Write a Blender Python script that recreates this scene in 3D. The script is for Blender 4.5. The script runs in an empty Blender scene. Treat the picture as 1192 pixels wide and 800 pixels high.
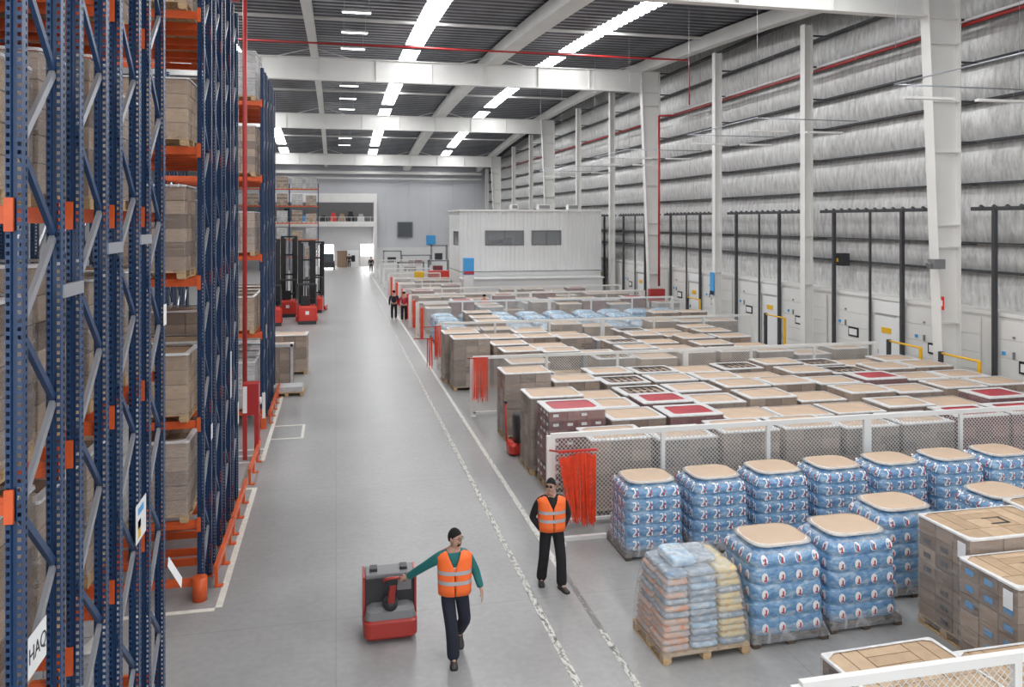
import bpy, bmesh, math, random
from mathutils import Vector, Matrix
PI = math.pi
S = bpy.context.scene
C = S.collection
RND = random.Random(7)

# ------------------------------------------------------------------ camera, world, light, exposure
CAM_H = 5.85
cam_data = bpy.data.cameras.new('camera')
cam_data.sensor_width = 36.0
cam_data.lens = 930.0 / 1192.0 * 36.0
cam_data.shift_y = -(400.0 - 257.0) / 1192.0
cam_data.clip_end = 400
cam = bpy.data.objects.new('camera', cam_data)
C.objects.link(cam)
cam.location = (0, 0, CAM_H)
cam.rotation_euler = (PI / 2, 0, -math.atan(205.0 / 930.0))
S.camera = cam

w = bpy.data.worlds.new('world'); S.world = w
w.use_nodes = True
w.node_tree.nodes['Background'].inputs[0].default_value = (0.93, 0.96, 1.0, 1)
w.node_tree.nodes['Background'].inputs[1].default_value = 1.6

S.view_settings.view_transform = 'Standard'
S.view_settings.look = 'None'
S.view_settings.gamma = 1.0
S.view_settings.use_curve_mapping = False
S.view_settings.exposure = 0.34
S.cycles.max_bounces = 7
S.cycles.diffuse_bounces = 4
S.cycles.transparent_max_bounces = 16
S.cycles.caustics_reflective = False
S.cycles.caustics_refractive = False
S.cycles.sample_clamp_indirect = 4.0

SKY_X = (-5.9, 4.3, 13.1)            # the rows of roof lights
SKYLIGHT = 13.0

# ------------------------------------------------------------------ materials
M = {}
def new_mat(name):
    m = bpy.data.materials.new(name); m.use_nodes = True
    nt = m.node_tree
    return m, nt, nt.nodes['Principled BSDF']
def N(nt, t, **k):
    n = nt.nodes.new(t)
    for a, b in k.items():
        if a.startswith('i_'):
            n.inputs[a[2:].replace('_', ' ')].default_value = b
        else:
            setattr(n, a, b)
    return n
def rgba(c): return (c[0], c[1], c[2], 1)
def coords(nt, kind='Object', scale=(1, 1, 1)):
    tc = N(nt, 'ShaderNodeTexCoord'); mp = N(nt, 'ShaderNodeMapping')
    mp.inputs['Scale'].default_value = scale
    nt.links.new(tc.outputs[kind], mp.inputs[0])
    return mp.outputs[0]
def ramp(nt, fac, stops):
    r = N(nt, 'ShaderNodeValToRGB')
    e = r.color_ramp.elements
    while len(e) < len(stops): e.new(0.5)
    for k, (p, c) in enumerate(stops):
        e[k].position = p; e[k].color = rgba(c)
    nt.links.new(fac, r.inputs[0])
    return r.outputs[0]
def simple(name, col, rough=0.5, metal=0.0, noise=0.0, nscale=5.0, stretch=(1, 1, 1), bump=0.0, bscale=20.0, emit=None, es=1.0, coat=0.0, kind='Object'):
    m, nt, b = new_mat(name)
    b.inputs['Base Color'].default_value = rgba(col)
    b.inputs['Roughness'].default_value = rough
    b.inputs['Metallic'].default_value = metal
    if coat: b.inputs['Coat Weight'].default_value = coat; b.inputs['Coat Roughness'].default_value = 0.15
    if emit:
        b.inputs['Emission Color'].default_value = rgba(emit); b.inputs['Emission Strength'].default_value = es
    if noise or bump: v = coords(nt, kind, stretch)
    if noise:
        n = N(nt, 'ShaderNodeTexNoise', i_Scale=nscale, i_Detail=4.0)
        nt.links.new(v, n.inputs['Vector'])
        lo = tuple(max(0, c * (1 - noise)) for c in col); hi = tuple(min(1, c * (1 + noise)) for c in col)
        nt.links.new(ramp(nt, n.outputs[0], [(0.3, lo), (0.7, hi)]), b.inputs['Base Color'])
    if bump:
        n2 = N(nt, 'ShaderNodeTexNoise', i_Scale=bscale, i_Detail=3.0)
        nt.links.new(v, n2.inputs['Vector'])
        bp = N(nt, 'ShaderNodeBump', i_Strength=bump, i_Distance=0.02)
        nt.links.new(n2.outputs[0], bp.inputs['Height']); nt.links.new(bp.outputs[0], b.inputs['Normal'])
    M[name] = m
    return m

simple('white_steel', (0.80, 0.79, 0.76), 0.45, noise=0.05, nscale=0.6)
simple('white_panel', (0.74, 0.74, 0.73), 0.5, noise=0.04, nscale=0.5)
simple('grey_wall', (0.60, 0.61, 0.64), 0.6, noise=0.05, nscale=0.3)
simple('dock_wall', (0.78, 0.77, 0.74), 0.45, noise=0.03, nscale=0.8)
simple('door_white', (0.86, 0.86, 0.85), 0.35)
simple('deck_grey', (0.12, 0.125, 0.14), 0.36, metal=0.45, noise=0.25, nscale=0.8, stretch=(1, 0.2, 1))
simple('dark_steel', (0.05, 0.052, 0.056), 0.5)
simple('black', (0.012, 0.012, 0.014), 0.5)
simple('rubber', (0.02, 0.02, 0.02), 0.8)
simple('red_pipe', (0.42, 0.03, 0.03), 0.35)
simple('red_paint', (0.62, 0.035, 0.02), 0.35, coat=0.3)
simple('truck_red', (0.40, 0.035, 0.025), 0.4, coat=0.2)
simple('rack_blue', (0.016, 0.05, 0.13), 0.35, noise=0.12, nscale=3)
simple('rack_orange', (0.68, 0.11, 0.025), 0.4, noise=0.12, nscale=4)
simple('galv', (0.42, 0.44, 0.48), 0.35, metal=0.5)
simple('yellow', (0.85, 0.48, 0.02), 0.4)
simple('blue_sign', (0.06, 0.35, 0.72), 0.4)
simple('white_print', (0.88, 0.88, 0.88), 0.5)
simple('black_print', (0.03, 0.03, 0.035), 0.5)
simple('red_print', (0.45, 0.03, 0.05), 0.45)
simple('pallet_wood', (0.52, 0.36, 0.20), 0.75, noise=0.3, nscale=6, stretch=(1, 8, 8), bump=0.2)
simple('pallet_dark', (0.10, 0.075, 0.055), 0.8, noise=0.3, nscale=6)
simple('cardboard_sheet', (0.58, 0.43, 0.31), 0.7, noise=0.07, nscale=2.0)
simple('red_sheet', (0.45, 0.035, 0.05), 0.4, noise=0.15, nscale=3)
simple('strip_red', (0.80, 0.06, 0.015), 0.4, noise=0.15, nscale=9)
simple('skin', (0.50, 0.29, 0.21), 0.5)
simple('hair', (0.008, 0.007, 0.007), 0.9, noise=0.3, nscale=60, bump=0.4, bscale=200)
simple('vest_orange', (1.0, 0.17, 0.03), 0.6, bump=0.35, bscale=14)
simple('reflective', (0.50, 0.50, 0.53), 0.3, metal=0.3)
simple('teal_cloth', (0.015, 0.15, 0.145), 0.8, bump=0.4, bscale=16)
simple('black_cloth', (0.010, 0.010, 0.012), 0.85, bump=0.4, bscale=16)
simple('navy_cloth', (0.014, 0.017, 0.032), 0.85, bump=0.4, bscale=16)
simple('shoe', (0.05, 0.042, 0.038), 0.5)
simple('shirt_white', (0.7, 0.7, 0.7), 0.7)
simple('eye_white', (0.7, 0.7, 0.7), 0.3)
simple('lips', (0.30, 0.12, 0.10), 0.5)
simple('grey_plastic', (0.20, 0.20, 0.205), 0.45)
simple('charcoal', (0.035, 0.035, 0.04), 0.45)
simple('dark_glass', (0.10, 0.11, 0.12), 0.08)
simple('lamp_glow', (1, 1, 1), 0.5, emit=(1, 0.98, 0.95), es=5.0)
simple('bright_daylight', (1, 1, 1), 0.5, emit=(1, 1, 1), es=11.0)
simple('office_glow', (0.6, 0.6, 0.6), 0.5, emit=(1, 0.98, 0.93), es=0.55)
simple('skylight', (1, 1, 1), 0.5, emit=(0.97, 0.98, 1.0), es=SKYLIGHT)
simple('line_paint', (0.72, 0.70, 0.62), 0.6, noise=0.1, nscale=9)
simple('film_white', (0.74, 0.73, 0.72), 0.28, noise=0.12, nscale=9, bump=0.6, bscale=14)

def carton_mat(name, a, b_, c):
    """cardboard, a tone for each face, a little print and tape"""
    m, nt, b = new_mat(name)
    geo = N(nt, 'ShaderNodeAttribute'); geo.attribute_name = 'tone'
    col = ramp(nt, geo.outputs['Fac'], [(0.0, a), (0.55, b_), (1.0, c)])
    v = coords(nt, 'Object', (1, 1, 1))
    n = N(nt, 'ShaderNodeTexNoise', i_Scale=7.0, i_Detail=5.0); nt.links.new(v, n.inputs['Vector'])
    mx = N(nt, 'ShaderNodeMix', data_type='RGBA', blend_type='MULTIPLY'); mx.inputs[0].default_value = 0.45
    nt.links.new(col, mx.inputs[6])
    nt.links.new(ramp(nt, n.outputs[0], [(0.3, (0.6, 0.6, 0.6)), (0.7, (1.0, 1.0, 1.0))]), mx.inputs[7])
    nt.links.new(mx.outputs[2], b.inputs['Base Color'])
    b.inputs['Roughness'].default_value = 0.6
    M[name] = m
carton_mat('carton_brown', (0.17, 0.10, 0.065), (0.36, 0.24, 0.16), (0.50, 0.355, 0.25))
carton_mat('carton_tan', (0.36, 0.24, 0.15), (0.50, 0.35, 0.22), (0.60, 0.43, 0.28))
carton_mat('carton_grey', (0.19, 0.125, 0.09), (0.37, 0.265, 0.195), (0.50, 0.375, 0.285))
carton_mat('carton_red', (0.13, 0.015, 0.02), (0.24, 0.04, 0.05), (0.36, 0.14, 0.12))
carton_mat('carton_white', (0.45, 0.45, 0.46), (0.62, 0.62, 0.63), (0.75, 0.74, 0.73))
carton_mat('pack_mixed', (0.16, 0.28, 0.42), (0.45, 0.47, 0.50), (0.62, 0.62, 0.62))

def film_mat(name, base, amt, tint=(0.80, 0.80, 0.80), stretch=(1.2, 1.2, 9)):
    """clear stretch film: see-through with wrinkled glossy streaks"""
    m = bpy.data.materials.new(name); m.use_nodes = True
    nt = m.node_tree; nt.nodes.clear()
    out = N(nt, 'ShaderNodeOutputMaterial')
    tr = N(nt, 'ShaderNodeBsdfTransparent')
    p = N(nt, 'ShaderNodeBsdfPrincipled'); p.inputs['Base Color'].default_value = rgba(tint)
    p.inputs['Roughness'].default_value = 0.18; p.inputs['Specular IOR Level'].default_value = 0.8
    v = coords(nt, 'Object', stretch)
    n = N(nt, 'ShaderNodeTexNoise', i_Scale=2.2, i_Detail=5.0); n.inputs['Distortion'].default_value = 1.2
    nt.links.new(v, n.inputs['Vector'])
    bp = N(nt, 'ShaderNodeBump', i_Strength=0.9, i_Distance=0.03)
    nt.links.new(n.outputs[0], bp.inputs['Height']); nt.links.new(bp.outputs[0], p.inputs['Normal'])
    mr = N(nt, 'ShaderNodeMapRange'); mr.inputs['From Min'].default_value = 0.35; mr.inputs['From Max'].default_value = 0.75
    mr.inputs['To Min'].default_value = base; mr.inputs['To Max'].default_value = amt
    nt.links.new(n.outputs[0], mr.inputs[0])
    mx = N(nt, 'ShaderNodeMixShader')
    nt.links.new(mr.outputs[0], mx.inputs[0]); nt.links.new(tr.outputs[0], mx.inputs[1]); nt.links.new(p.outputs[0], mx.inputs[2])
    nt.links.new(mx.outputs[0], out.inputs[0])
    M[name] = m
film_mat('film', 0.12, 0.34, (0.72, 0.69, 0.66))
film_mat('film_heavy', 0.13, 0.45, (0.72, 0.69, 0.66))
film_mat('window_glass', 0.12, 0.2, (0.75, 0.78, 0.8), (0.05, 0.05, 0.05))
film_mat('film_light', 0.10, 0.45, (0.72, 0.74, 0.78), (3, 3, 1.2))

def blue_pack_mat(name, a, b_, c):
    m, nt, b = new_mat(name)
    v = coords(nt, 'Object', (1, 1, 2.0))
    n = N(nt, 'ShaderNodeTexNoise', i_Scale=7.0, i_Detail=5.0); n.inputs['Distortion'].default_value = 0.8
    nt.links.new(v, n.inputs['Vector'])
    nt.links.new(ramp(nt, n.outputs[0], [(0.3, a), (0.52, b_), (0.72, c)]), b.inputs['Base Color'])
    b.inputs['Roughness'].default_value = 0.22
    b.inputs['Coat Weight'].default_value = 0.6; b.inputs['Coat Roughness'].default_value = 0.08
    n2 = N(nt, 'ShaderNodeTexNoise', i_Scale=16.0, i_Detail=4.0); nt.links.new(v, n2.inputs['Vector'])
    bp = N(nt, 'ShaderNodeBump', i_Strength=0.7, i_Distance=0.02)
    nt.links.new(n2.outputs[0], bp.inputs['Height']); nt.links.new(bp.outputs[0], b.inputs['Normal'])
    nt.links.new(bp.outputs[0], b.inputs['Coat Normal'])
    M[name] = m
blue_pack_mat('blue_pack', (0.085, 0.21, 0.42), (0.20, 0.36, 0.55), (0.46, 0.56, 0.66))  # washed-out blues: glare off the film is mixed into the colour
blue_pack_mat('pale_pack', (0.24, 0.43, 0.62), (0.42, 0.59, 0.73), (0.72, 0.80, 0.86))
blue_pack_mat('white_wrap', (0.62, 0.60, 0.58), (0.74, 0.72, 0.70), (0.86, 0.85, 0.84))
blue_pack_mat('orange_bag', (0.74, 0.24, 0.08), (0.62, 0.45, 0.36), (0.26, 0.38, 0.50))
blue_pack_mat('yellow_bag', (0.70, 0.40, 0.10), (0.70, 0.60, 0.34), (0.40, 0.44, 0.50))
blue_pack_mat('slate_bag', (0.10, 0.22, 0.36), (0.30, 0.38, 0.46), (0.60, 0.63, 0.66))

def floor_mat():
    m, nt, b = new_mat('concrete')
    v = coords(nt, 'Object', (1, 1, 1))
    n = N(nt, 'ShaderNodeTexNoise', i_Scale=0.35, i_Detail=8.0); n.inputs['Roughness'].default_value = 0.65; nt.links.new(v, n.inputs['Vector'])
    n2 = N(nt, 'ShaderNodeTexNoise', i_Scale=9.0, i_Detail=6.0); nt.links.new(v, n2.inputs['Vector'])
    c1 = ramp(nt, n.outputs[0], [(0.3, (0.29, 0.288, 0.283)), (0.7, (0.39, 0.387, 0.378))])
    c2 = ramp(nt, n2.outputs[0], [(0.3, (0.88, 0.88, 0.88)), (0.7, (1, 1, 1))])
    mx = N(nt, 'ShaderNodeMix', data_type='RGBA', blend_type='MULTIPLY'); mx.inputs[0].default_value = 1
    nt.links.new(c1, mx.inputs[6]); nt.links.new(c2, mx.inputs[7])
    # saw-cut joints every 6 m
    br = N(nt, 'ShaderNodeTexBrick'); br.offset = 0.0
    for k, val in (('Scale', 1.0), ('Mortar Size', 0.012), ('Brick Width', 6.0), ('Row Height', 6.0)): br.inputs[k].default_value = val
    br.inputs['Color1'].default_value = br.inputs['Color2'].default_value = (1, 1, 1, 1); br.inputs['Mortar'].default_value = (0.86, 0.86, 0.86, 1)
    nt.links.new(v, br.inputs['Vector'])
    mx2 = N(nt, 'ShaderNodeMix', data_type='RGBA', blend_type='MULTIPLY'); mx2.inputs[0].default_value = 1
    nt.links.new(mx.outputs[2], mx2.inputs[6]); nt.links.new(br.outputs[0], mx2.inputs[7])
    nt.links.new(mx2.outputs[2], b.inputs['Base Color'])
    r = N(nt, 'ShaderNodeMapRange'); r.inputs['To Min'].default_value = 0.26; r.inputs['To Max'].default_value = 0.48
    nt.links.new(n.outputs[0], r.inputs[0]); nt.links.new(r.outputs[0], b.inputs['Roughness'])
    M['concrete'] = m
floor_mat()

def worn_line_mat(name, col, amount):
    """floor paint worn away in flakes"""
    m = bpy.data.materials.new(name); m.use_nodes = True
    nt = m.node_tree; b = nt.nodes['Principled BSDF']; out = nt.nodes['Material Output']
    b.inputs['Base Color'].default_value = rgba(col); b.inputs['Roughness'].default_value = 0.55
    v = coords(nt, 'Object', (3.0, 1.0, 1))
    n = N(nt, 'ShaderNodeTexNoise', i_Scale=7.0, i_Detail=8.0); n.inputs['Roughness'].default_value = 0.75
    nt.links.new(v, n.inputs['Vector'])
    mr = N(nt, 'ShaderNodeMapRange'); mr.inputs['From Min'].default_value = amount - 0.03; mr.inputs['From Max'].default_value = amount + 0.03
    nt.links.new(n.outputs[0], mr.inputs[0])
    tr = N(nt, 'ShaderNodeBsdfTransparent'); mx = N(nt, 'ShaderNodeMixShader')
    nt.links.new(mr.outputs[0], mx.inputs[0]); nt.links.new(tr.outputs[0], mx.inputs[1]); nt.links.new(b.outputs[0], mx.inputs[2])
    nt.links.new(mx.outputs[0], out.inputs[0])
    M[name] = m
worn_line_mat('worn_white', (0.66, 0.65, 0.60), 0.47)
worn_line_mat('worn_faint', (0.62, 0.61, 0.54), 0.56)
worn_line_mat('worn_good', (0.66, 0.65, 0.60), 0.42)

def foil_mat():
    m, nt, b = new_mat('foil')
    v = coords(nt, 'Object', (1, 1.6, 0.45))
    n = N(nt, 'ShaderNodeTexNoise', i_Scale=3.4, i_Detail=9.0); n.inputs['Roughness'].default_value = 0.7; n.inputs['Distortion'].default_value = 0.3
    nt.links.new(v, n.inputs['Vector'])
    nt.links.new(ramp(nt, n.outputs[0], [(0.32, (0.46, 0.455, 0.44)), (0.5, (0.69, 0.685, 0.67)), (0.66, (0.86, 0.855, 0.84))]), b.inputs['Base Color'])  # stretched pale and dark streaks: the foil's reflections, put into the colour
    b.inputs['Metallic'].default_value = 0.3; b.inputs['Roughness'].default_value = 0.32
    bp = N(nt, 'ShaderNodeBump', i_Strength=0.45, i_Distance=0.06)
    nt.links.new(n.outputs[0], bp.inputs['Height']); nt.links.new(bp.outputs[0], b.inputs['Normal'])
    M['foil'] = m
foil_mat()

def punched_mat():
    """blue rack post with a column of punched slots (UV in metres: u across, v up)"""
    m = bpy.data.materials.new('rack_blue_punched'); m.use_nodes = True
    nt = m.node_tree; b = nt.nodes['Principled BSDF']; out = nt.nodes['Material Output']
    b.inputs['Base Color'].default_value = (0.016, 0.05, 0.13, 1); b.inputs['Roughness'].default_value = 0.35
    uv = N(nt, 'ShaderNodeUVMap'); sp = N(nt, 'ShaderNodeSeparateXYZ'); nt.links.new(uv.outputs[0], sp.inputs[0])
    def math_(op, a, b2=None):
        n = N(nt, 'ShaderNodeMath', operation=op)
        for k, q in enumerate((a, b2)):
            if q is None: continue
            if isinstance(q, (int, float)): n.inputs[k].default_value = q
            else: nt.links.new(q, n.inputs[k])
        return n.outputs[0]
    fz = math_('FRACT', math_('DIVIDE', sp.outputs[1], 0.055))
    hz = math_('LESS_THAN', math_('ABSOLUTE', math_('SUBTRACT', fz, 0.5)), 0.25)
    hu = math_('LESS_THAN', math_('ABSOLUTE', math_('SUBTRACT', sp.outputs[0], 0.0)), 0.011)
    hole = math_('MULTIPLY', hz, hu)
    tr = N(nt, 'ShaderNodeBsdfTransparent'); mx = N(nt, 'ShaderNodeMixShader')
    nt.links.new(hole, mx.inputs[0]); nt.links.new(b.outputs[0], mx.inputs[1]); nt.links.new(tr.outputs[0], mx.inputs[2])
    nt.links.new(mx.outputs[0], out.inputs[0])
    M['punched'] = m
punched_mat()

def mesh_mat():
    """white welded wire mesh; UV in metres, diamonds of 4 cm"""
    m = bpy.data.materials.new('wire_mesh'); m.use_nodes = True
    nt = m.node_tree; b = nt.nodes['Principled BSDF']; out = nt.nodes['Material Output']
    b.inputs['Base Color'].default_value = (0.66, 0.65, 0.62, 1); b.inputs['Roughness'].default_value = 0.5
    uv = N(nt, 'ShaderNodeUVMap'); mp = N(nt, 'ShaderNodeMapping'); mp.inputs['Rotation'].default_value = (0, 0, PI / 4)
    nt.links.new(uv.outputs[0], mp.inputs[0])
    sp = N(nt, 'ShaderNodeSeparateXYZ'); nt.links.new(mp.outputs[0], sp.inputs[0])
    outs = []
    for k in (0, 1):
        d = N(nt, 'ShaderNodeMath', operation='DIVIDE'); nt.links.new(sp.outputs[k], d.inputs[0]); d.inputs[1].default_value = 0.06
        f = N(nt, 'ShaderNodeMath', operation='FRACT'); nt.links.new(d.outputs[0], f.inputs[0])
        l = N(nt, 'ShaderNodeMath', operation='LESS_THAN'); nt.links.new(f.outputs[0], l.inputs[0]); l.inputs[1].default_value = 0.17
        outs.append(l.outputs[0])
    mxm = N(nt, 'ShaderNodeMath', operation='MAXIMUM'); nt.links.new(outs[0], mxm.inputs[0]); nt.links.new(outs[1], mxm.inputs[1])
    tr = N(nt, 'ShaderNodeBsdfTransparent'); mx = N(nt, 'ShaderNodeMixShader')
    nt.links.new(mxm.outputs[0], mx.inputs[0]); nt.links.new(tr.outputs[0], mx.inputs[1]); nt.links.new(b.outputs[0], mx.inputs[2])
    nt.links.new(mx.outputs[0], out.inputs[0])
    M['wire_mesh'] = m
mesh_mat()

# ------------------------------------------------------------------ mesh helpers
class MB:
    """collects shapes and links them as one mesh object"""
    def __init__(s):
        s.v = []; s.f = []; s.mi = []; s.uv = []; s.tone = []; s.smooth = []; s.mats = []
    def slot(s, m):
        if m not in s.mats: s.mats.append(m)
        return s.mats.index(m)
    def face(s, idx, m=None, uv=None, tone=0.5, sm=False):
        s.f.append(idx); s.mi.append(s.slot(m)); s.uv.append(uv); s.tone.append(tone); s.smooth.append(sm)
    def box(s, x0, x1, y0, y1, z0, z1, m=None, tone=None, mat=None, faces='xXyYzZ'):
        b = len(s.v)
        P = [(x0, y0, z0), (x1, y0, z0), (x1, y1, z0), (x0, y1, z0), (x0, y0, z1), (x1, y0, z1), (x1, y1, z1), (x0, y1, z1)]
        if mat is not None: P = [tuple(mat @ Vector(p)) for p in P]
        s.v += P
        t = tone if tone is not None else 0.5
        for k, q in (('z', (0, 3, 2, 1)), ('Z', (4, 5, 6, 7)), ('y', (0, 1, 5, 4)), ('X', (1, 2, 6, 5)), ('Y', (2, 3, 7, 6)), ('x', (3, 0, 4, 7))):
            if k in faces: s.face([b + i for i in q], m, None, t)
        return s
    def quad(s, a, b_, c, d, m=None, uv=None, tone=0.5):
        b = len(s.v); s.v += [tuple(a), tuple(b_), tuple(c), tuple(d)]
        s.face([b, b + 1, b + 2, b + 3], m, uv, tone); return s
    def bar(s, a, b_, wx, wy, m=None, up=(0, 0, 1)):
        """rectangular bar between two points"""
        a = Vector(a); b_ = Vector(b_); d = (b_ - a); L = d.length; d.normalize()
        u = Vector(up)
        if abs(u.dot(d)) > 0.98: u = Vector((0, 1, 0))
        x = d.cross(u).normalized(); y = x.cross(d).normalized()
        R = Matrix((x, y, d)).transposed().to_4x4(); R.translation = a
        return s.box(-wx / 2, wx / 2, -wy / 2, wy / 2, 0, L, m, mat=R)
    def tube(s, pts, r, m=None, n=8, caps=True, sm=True):
        pts = [Vector(p) for p in pts]
        rr = r if isinstance(r, (list, tuple)) else [r] * len(pts)
        rings = []
        ref = None
        for i, p in enumerate(pts):
            if i == 0: d = pts[1] - p
            elif i == len(pts) - 1: d = p - pts[i - 1]
            else: d = (pts[i + 1] - pts[i - 1])
            d.normalize()
            u = ref if ref is not None else (Vector((0, 0, 1)) if abs(d.z) < 0.9 else Vector((0, 1, 0)))
            x = d.cross(u)
            if x.length < 1e-5: x = d.cross(Vector((1, 0.3, 0)))
            x.normalize(); y = x.cross(d).normalized(); ref = y
            b = len(s.v); rings.append(b)
            for k in range(n):
                a = 2 * PI * k / n
                s.v.append(tuple(p + x * math.cos(a) * rr[i] + y * math.sin(a) * rr[i]))
        for i in range(len(pts) - 1):
            for k in range(n):
                k2 = (k + 1) % n
                s.face([rings[i] + k, rings[i + 1] + k, rings[i + 1] + k2, rings[i] + k2], m, sm=sm)
        if caps:
            s.face([rings[0] + k for k in range(n)], m)
            s.face([rings[-1] + k for k in reversed(range(n))], m)
        return s
    def rings(s, rings, m=None, cap0=True, cap1=True, sm=True, skip=None, tone=0.5, closed=True):
        """loft through equal-length rings of points"""
        n = len(rings[0]); st = []
        for r in rings:
            st.append(len(s.v)); s.v += [tuple(p) for p in r]
        for i in range(len(rings) - 1):
            for k in range(n if closed else n - 1):
                if skip and skip(i, k): continue
                k2 = (k + 1) % n
                s.face([st[i] + k, st[i] + k2, st[i + 1] + k2, st[i + 1] + k], m, sm=sm, tone=tone)
        if cap0: s.face([st[0] + k for k in reversed(range(n))], m)
        if cap1: s.face([st[-1] + k for k in range(n)], m)
        return s
    def ell(s, c, r, m=None, nu=12, nv=8, mat=None):
        rings = []
        for j in range(1, nv):
            t = PI * j / nv
            ring = []
            for k in range(nu):
                a = 2 * PI * k / nu
                p = Vector((r[0] * math.sin(t) * math.cos(a), r[1] * math.sin(t) * math.sin(a), -r[2] * math.cos(t)))
                if mat is not None: p = mat @ p
                ring.append(p + Vector(c))
            rings.append(ring)
        return s.rings(rings, m)
    def build(s, name, m, parent=None, loc=None, bevel=0.0):
        me = bpy.data.meshes.new(name)
        me.from_pydata(s.v, [], s.f)
        mats = [M[m] if (x is None) else M[x] for x in s.mats]
        for x in mats: me.materials.append(x)
        me.polygons.foreach_set('material_index', s.mi)
        me.polygons.foreach_set('use_smooth', s.smooth)
        if any(u is not None for u in s.uv):
            lay = me.uv_layers.new(name='UVMap')
            for p, u in zip(me.polygons, s.uv):
                if u is None: continue
                for li, q in zip(p.loop_indices, u): lay.data[li].uv = q
        at = me.attributes.new('tone', 'FLOAT', 'FACE')
        at.data.foreach_set('value', s.tone)
        me.update()
        o = bpy.data.objects.new(name, me); C.objects.link(o)
        if parent is not None: o.parent = parent
        if loc is not None: o.location = loc
        if bevel:
            bv = o.modifiers.new('bevel', 'BEVEL'); bv.width = bevel; bv.segments = 2; bv.limit_method = 'ANGLE'
        return o
def tag(o, label=None, cat=None, group=None, kind=None):
    if label: o['label'] = label
    if cat: o['category'] = cat
    if group: o['group'] = group
    if kind: o['kind'] = kind
    return o
def empty(name, loc=(0, 0, 0), rz=0.0, label=None, cat=None, group=None):
    o = bpy.data.objects.new(name, None); C.objects.link(o)
    o.location = loc; o.rotation_euler = (0, 0, rz)
    return tag(o, label, cat, group)
def struct(name, mb, m):
    return tag(mb.build(name, m), kind='structure')
def kids(o): return [c for c in bpy.data.objects if c.parent == o]
KIDS = {}
def copy_tree(o, loc=None, rz=None, label=None, group=None):
    if o.name not in KIDS:
        KIDS[o.name] = [(c, kids(c)) for c in kids(o)]
    r = o.copy(); C.objects.link(r)
    if loc is not None: r.location = loc
    if rz is not None: r.rotation_euler = (0, 0, rz)
    if label: r['label'] = label
    if group: r['group'] = group
    for ch, gs in KIDS[o.name]:
        c = ch.copy(); C.objects.link(c); c.parent = r
        for g in gs:
            d = g.copy(); C.objects.link(d); d.parent = c
    return r
ORD = ['first', 'second', 'third', 'fourth', 'fifth', 'sixth', 'seventh', 'eighth', 'ninth', 'tenth', 'eleventh', 'twelfth', 'thirteenth', 'fourteenth', 'fifteenth', 'sixteenth']
# ------------------------------------------------------------------ the building
WX = 19.3                                   # inner face of the right wall's posts
YB = 106.0                                  # far wall
def beam_z(y): return 13.85 - 1.6 * ((y - 57.8) / 36.0) ** 2      # underside of the cross beams
def roof_z(y): return 15.85 - 1.6 * ((y - 57.8) / 36.0) ** 2      # underside of the roof deck

b = MB(); b.box(-26, 21, -14, 108, -0.3, 0)
struct('floor', b, 'concrete')

# roof deck: ribs run across the hall, gaps left where the roof lights sit
b = MB()
prof = []
y = -8.0; up = 0
while y < 106.0:
    for dy, dz in ((0, 0), (0.30, 0), (0.38, 0.09), (0.62, 0.09)):
        prof.append((y + dy, roof_z(y + dy) + dz))
    y += 0.70
SW = 0.50
xs = [-26]
for x in SKY_X: xs += [x - SW, x + SW]
xs.append(21)
def is_light(i):                           # the lights stop short of each cross beam and of the far wall
    yy = prof[i][0]
    return 0.7 < ((yy + 2.2) % 24.0) < 22.8 and yy < 103
for k in range(len(xs) - 1):
    x0, x1 = xs[k], xs[k + 1]
    st = len(b.v)
    for (yy, zz) in prof: b.v += [(x0, yy, zz), (x1, yy, zz)]
    for i in range(len(prof) - 1):
        if k % 2 and is_light(i): continue
        q = st + 2 * i
        b.face([q, q + 1, q + 3, q + 2])
struct('ceiling', b, 'deck_grey')
for k, x in enumerate(SKY_X):               # the roof lights themselves, one strip each
    runs = []; cur = []
    for i in range(len(prof) - 1):
        if is_light(i): cur.append(i)
        elif cur: runs.append(cur); cur = []
    if cur: runs.append(cur)
    for n_, run in enumerate(runs):
        b = MB()
        for i in run + [run[-1] + 1]:
            (yy, zz) = prof[i]; b.v += [(x - SW, yy, zz + 0.02), (x + SW, yy, zz + 0.02)]
        for i in range(len(run)): b.face([2 * i, 2 * i + 1, 2 * i + 3, 2 * i + 2])
        tag(b.build('roof_light', 'skylight'), 'bright daylight strip in the roof %s, %s bay from the camera' % (['above the left racks', 'above the main aisle', 'nearer the right wall'][k], ORD[n_]), 'skylight', 'daylight strips in the roof')

# cross beams with stiffener plates, one per portal
for k, yb in enumerate((-2.2, 21.8, 45.8, 69.8, 93.8)):
    zb = beam_z(yb)
    t = empty('roof_beam', (0, yb, zb), 0, ['white roof beam behind the camera', 'white roof beam cut by the top edge, ending at the big right column', 'large white roof beam ending at the column with the red pipe', 'second white roof beam from the far end', 'farthest white roof beam close to the far wall'][k], 'beam', 'white cross beams under the roof')
    b = MB()
    b.box(-25, WX - 1.2, -0.16, 0.16, 1.22, 1.27); b.box(-25, WX - 1.2, -0.16, 0.16, 0, 0.05)
    b.box(-25, WX - 1.2, -0.012, 0.012, 0.05, 1.22)
    b.build('girder', 'white_steel', t)
    x = -23.0
    while x < WX - 1.5:
        MB().box(x, x + 0.03, -0.15, 0.15, 0.05, 1.22).build('stiffener', 'white_steel', t)
        x += 3.15

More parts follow.
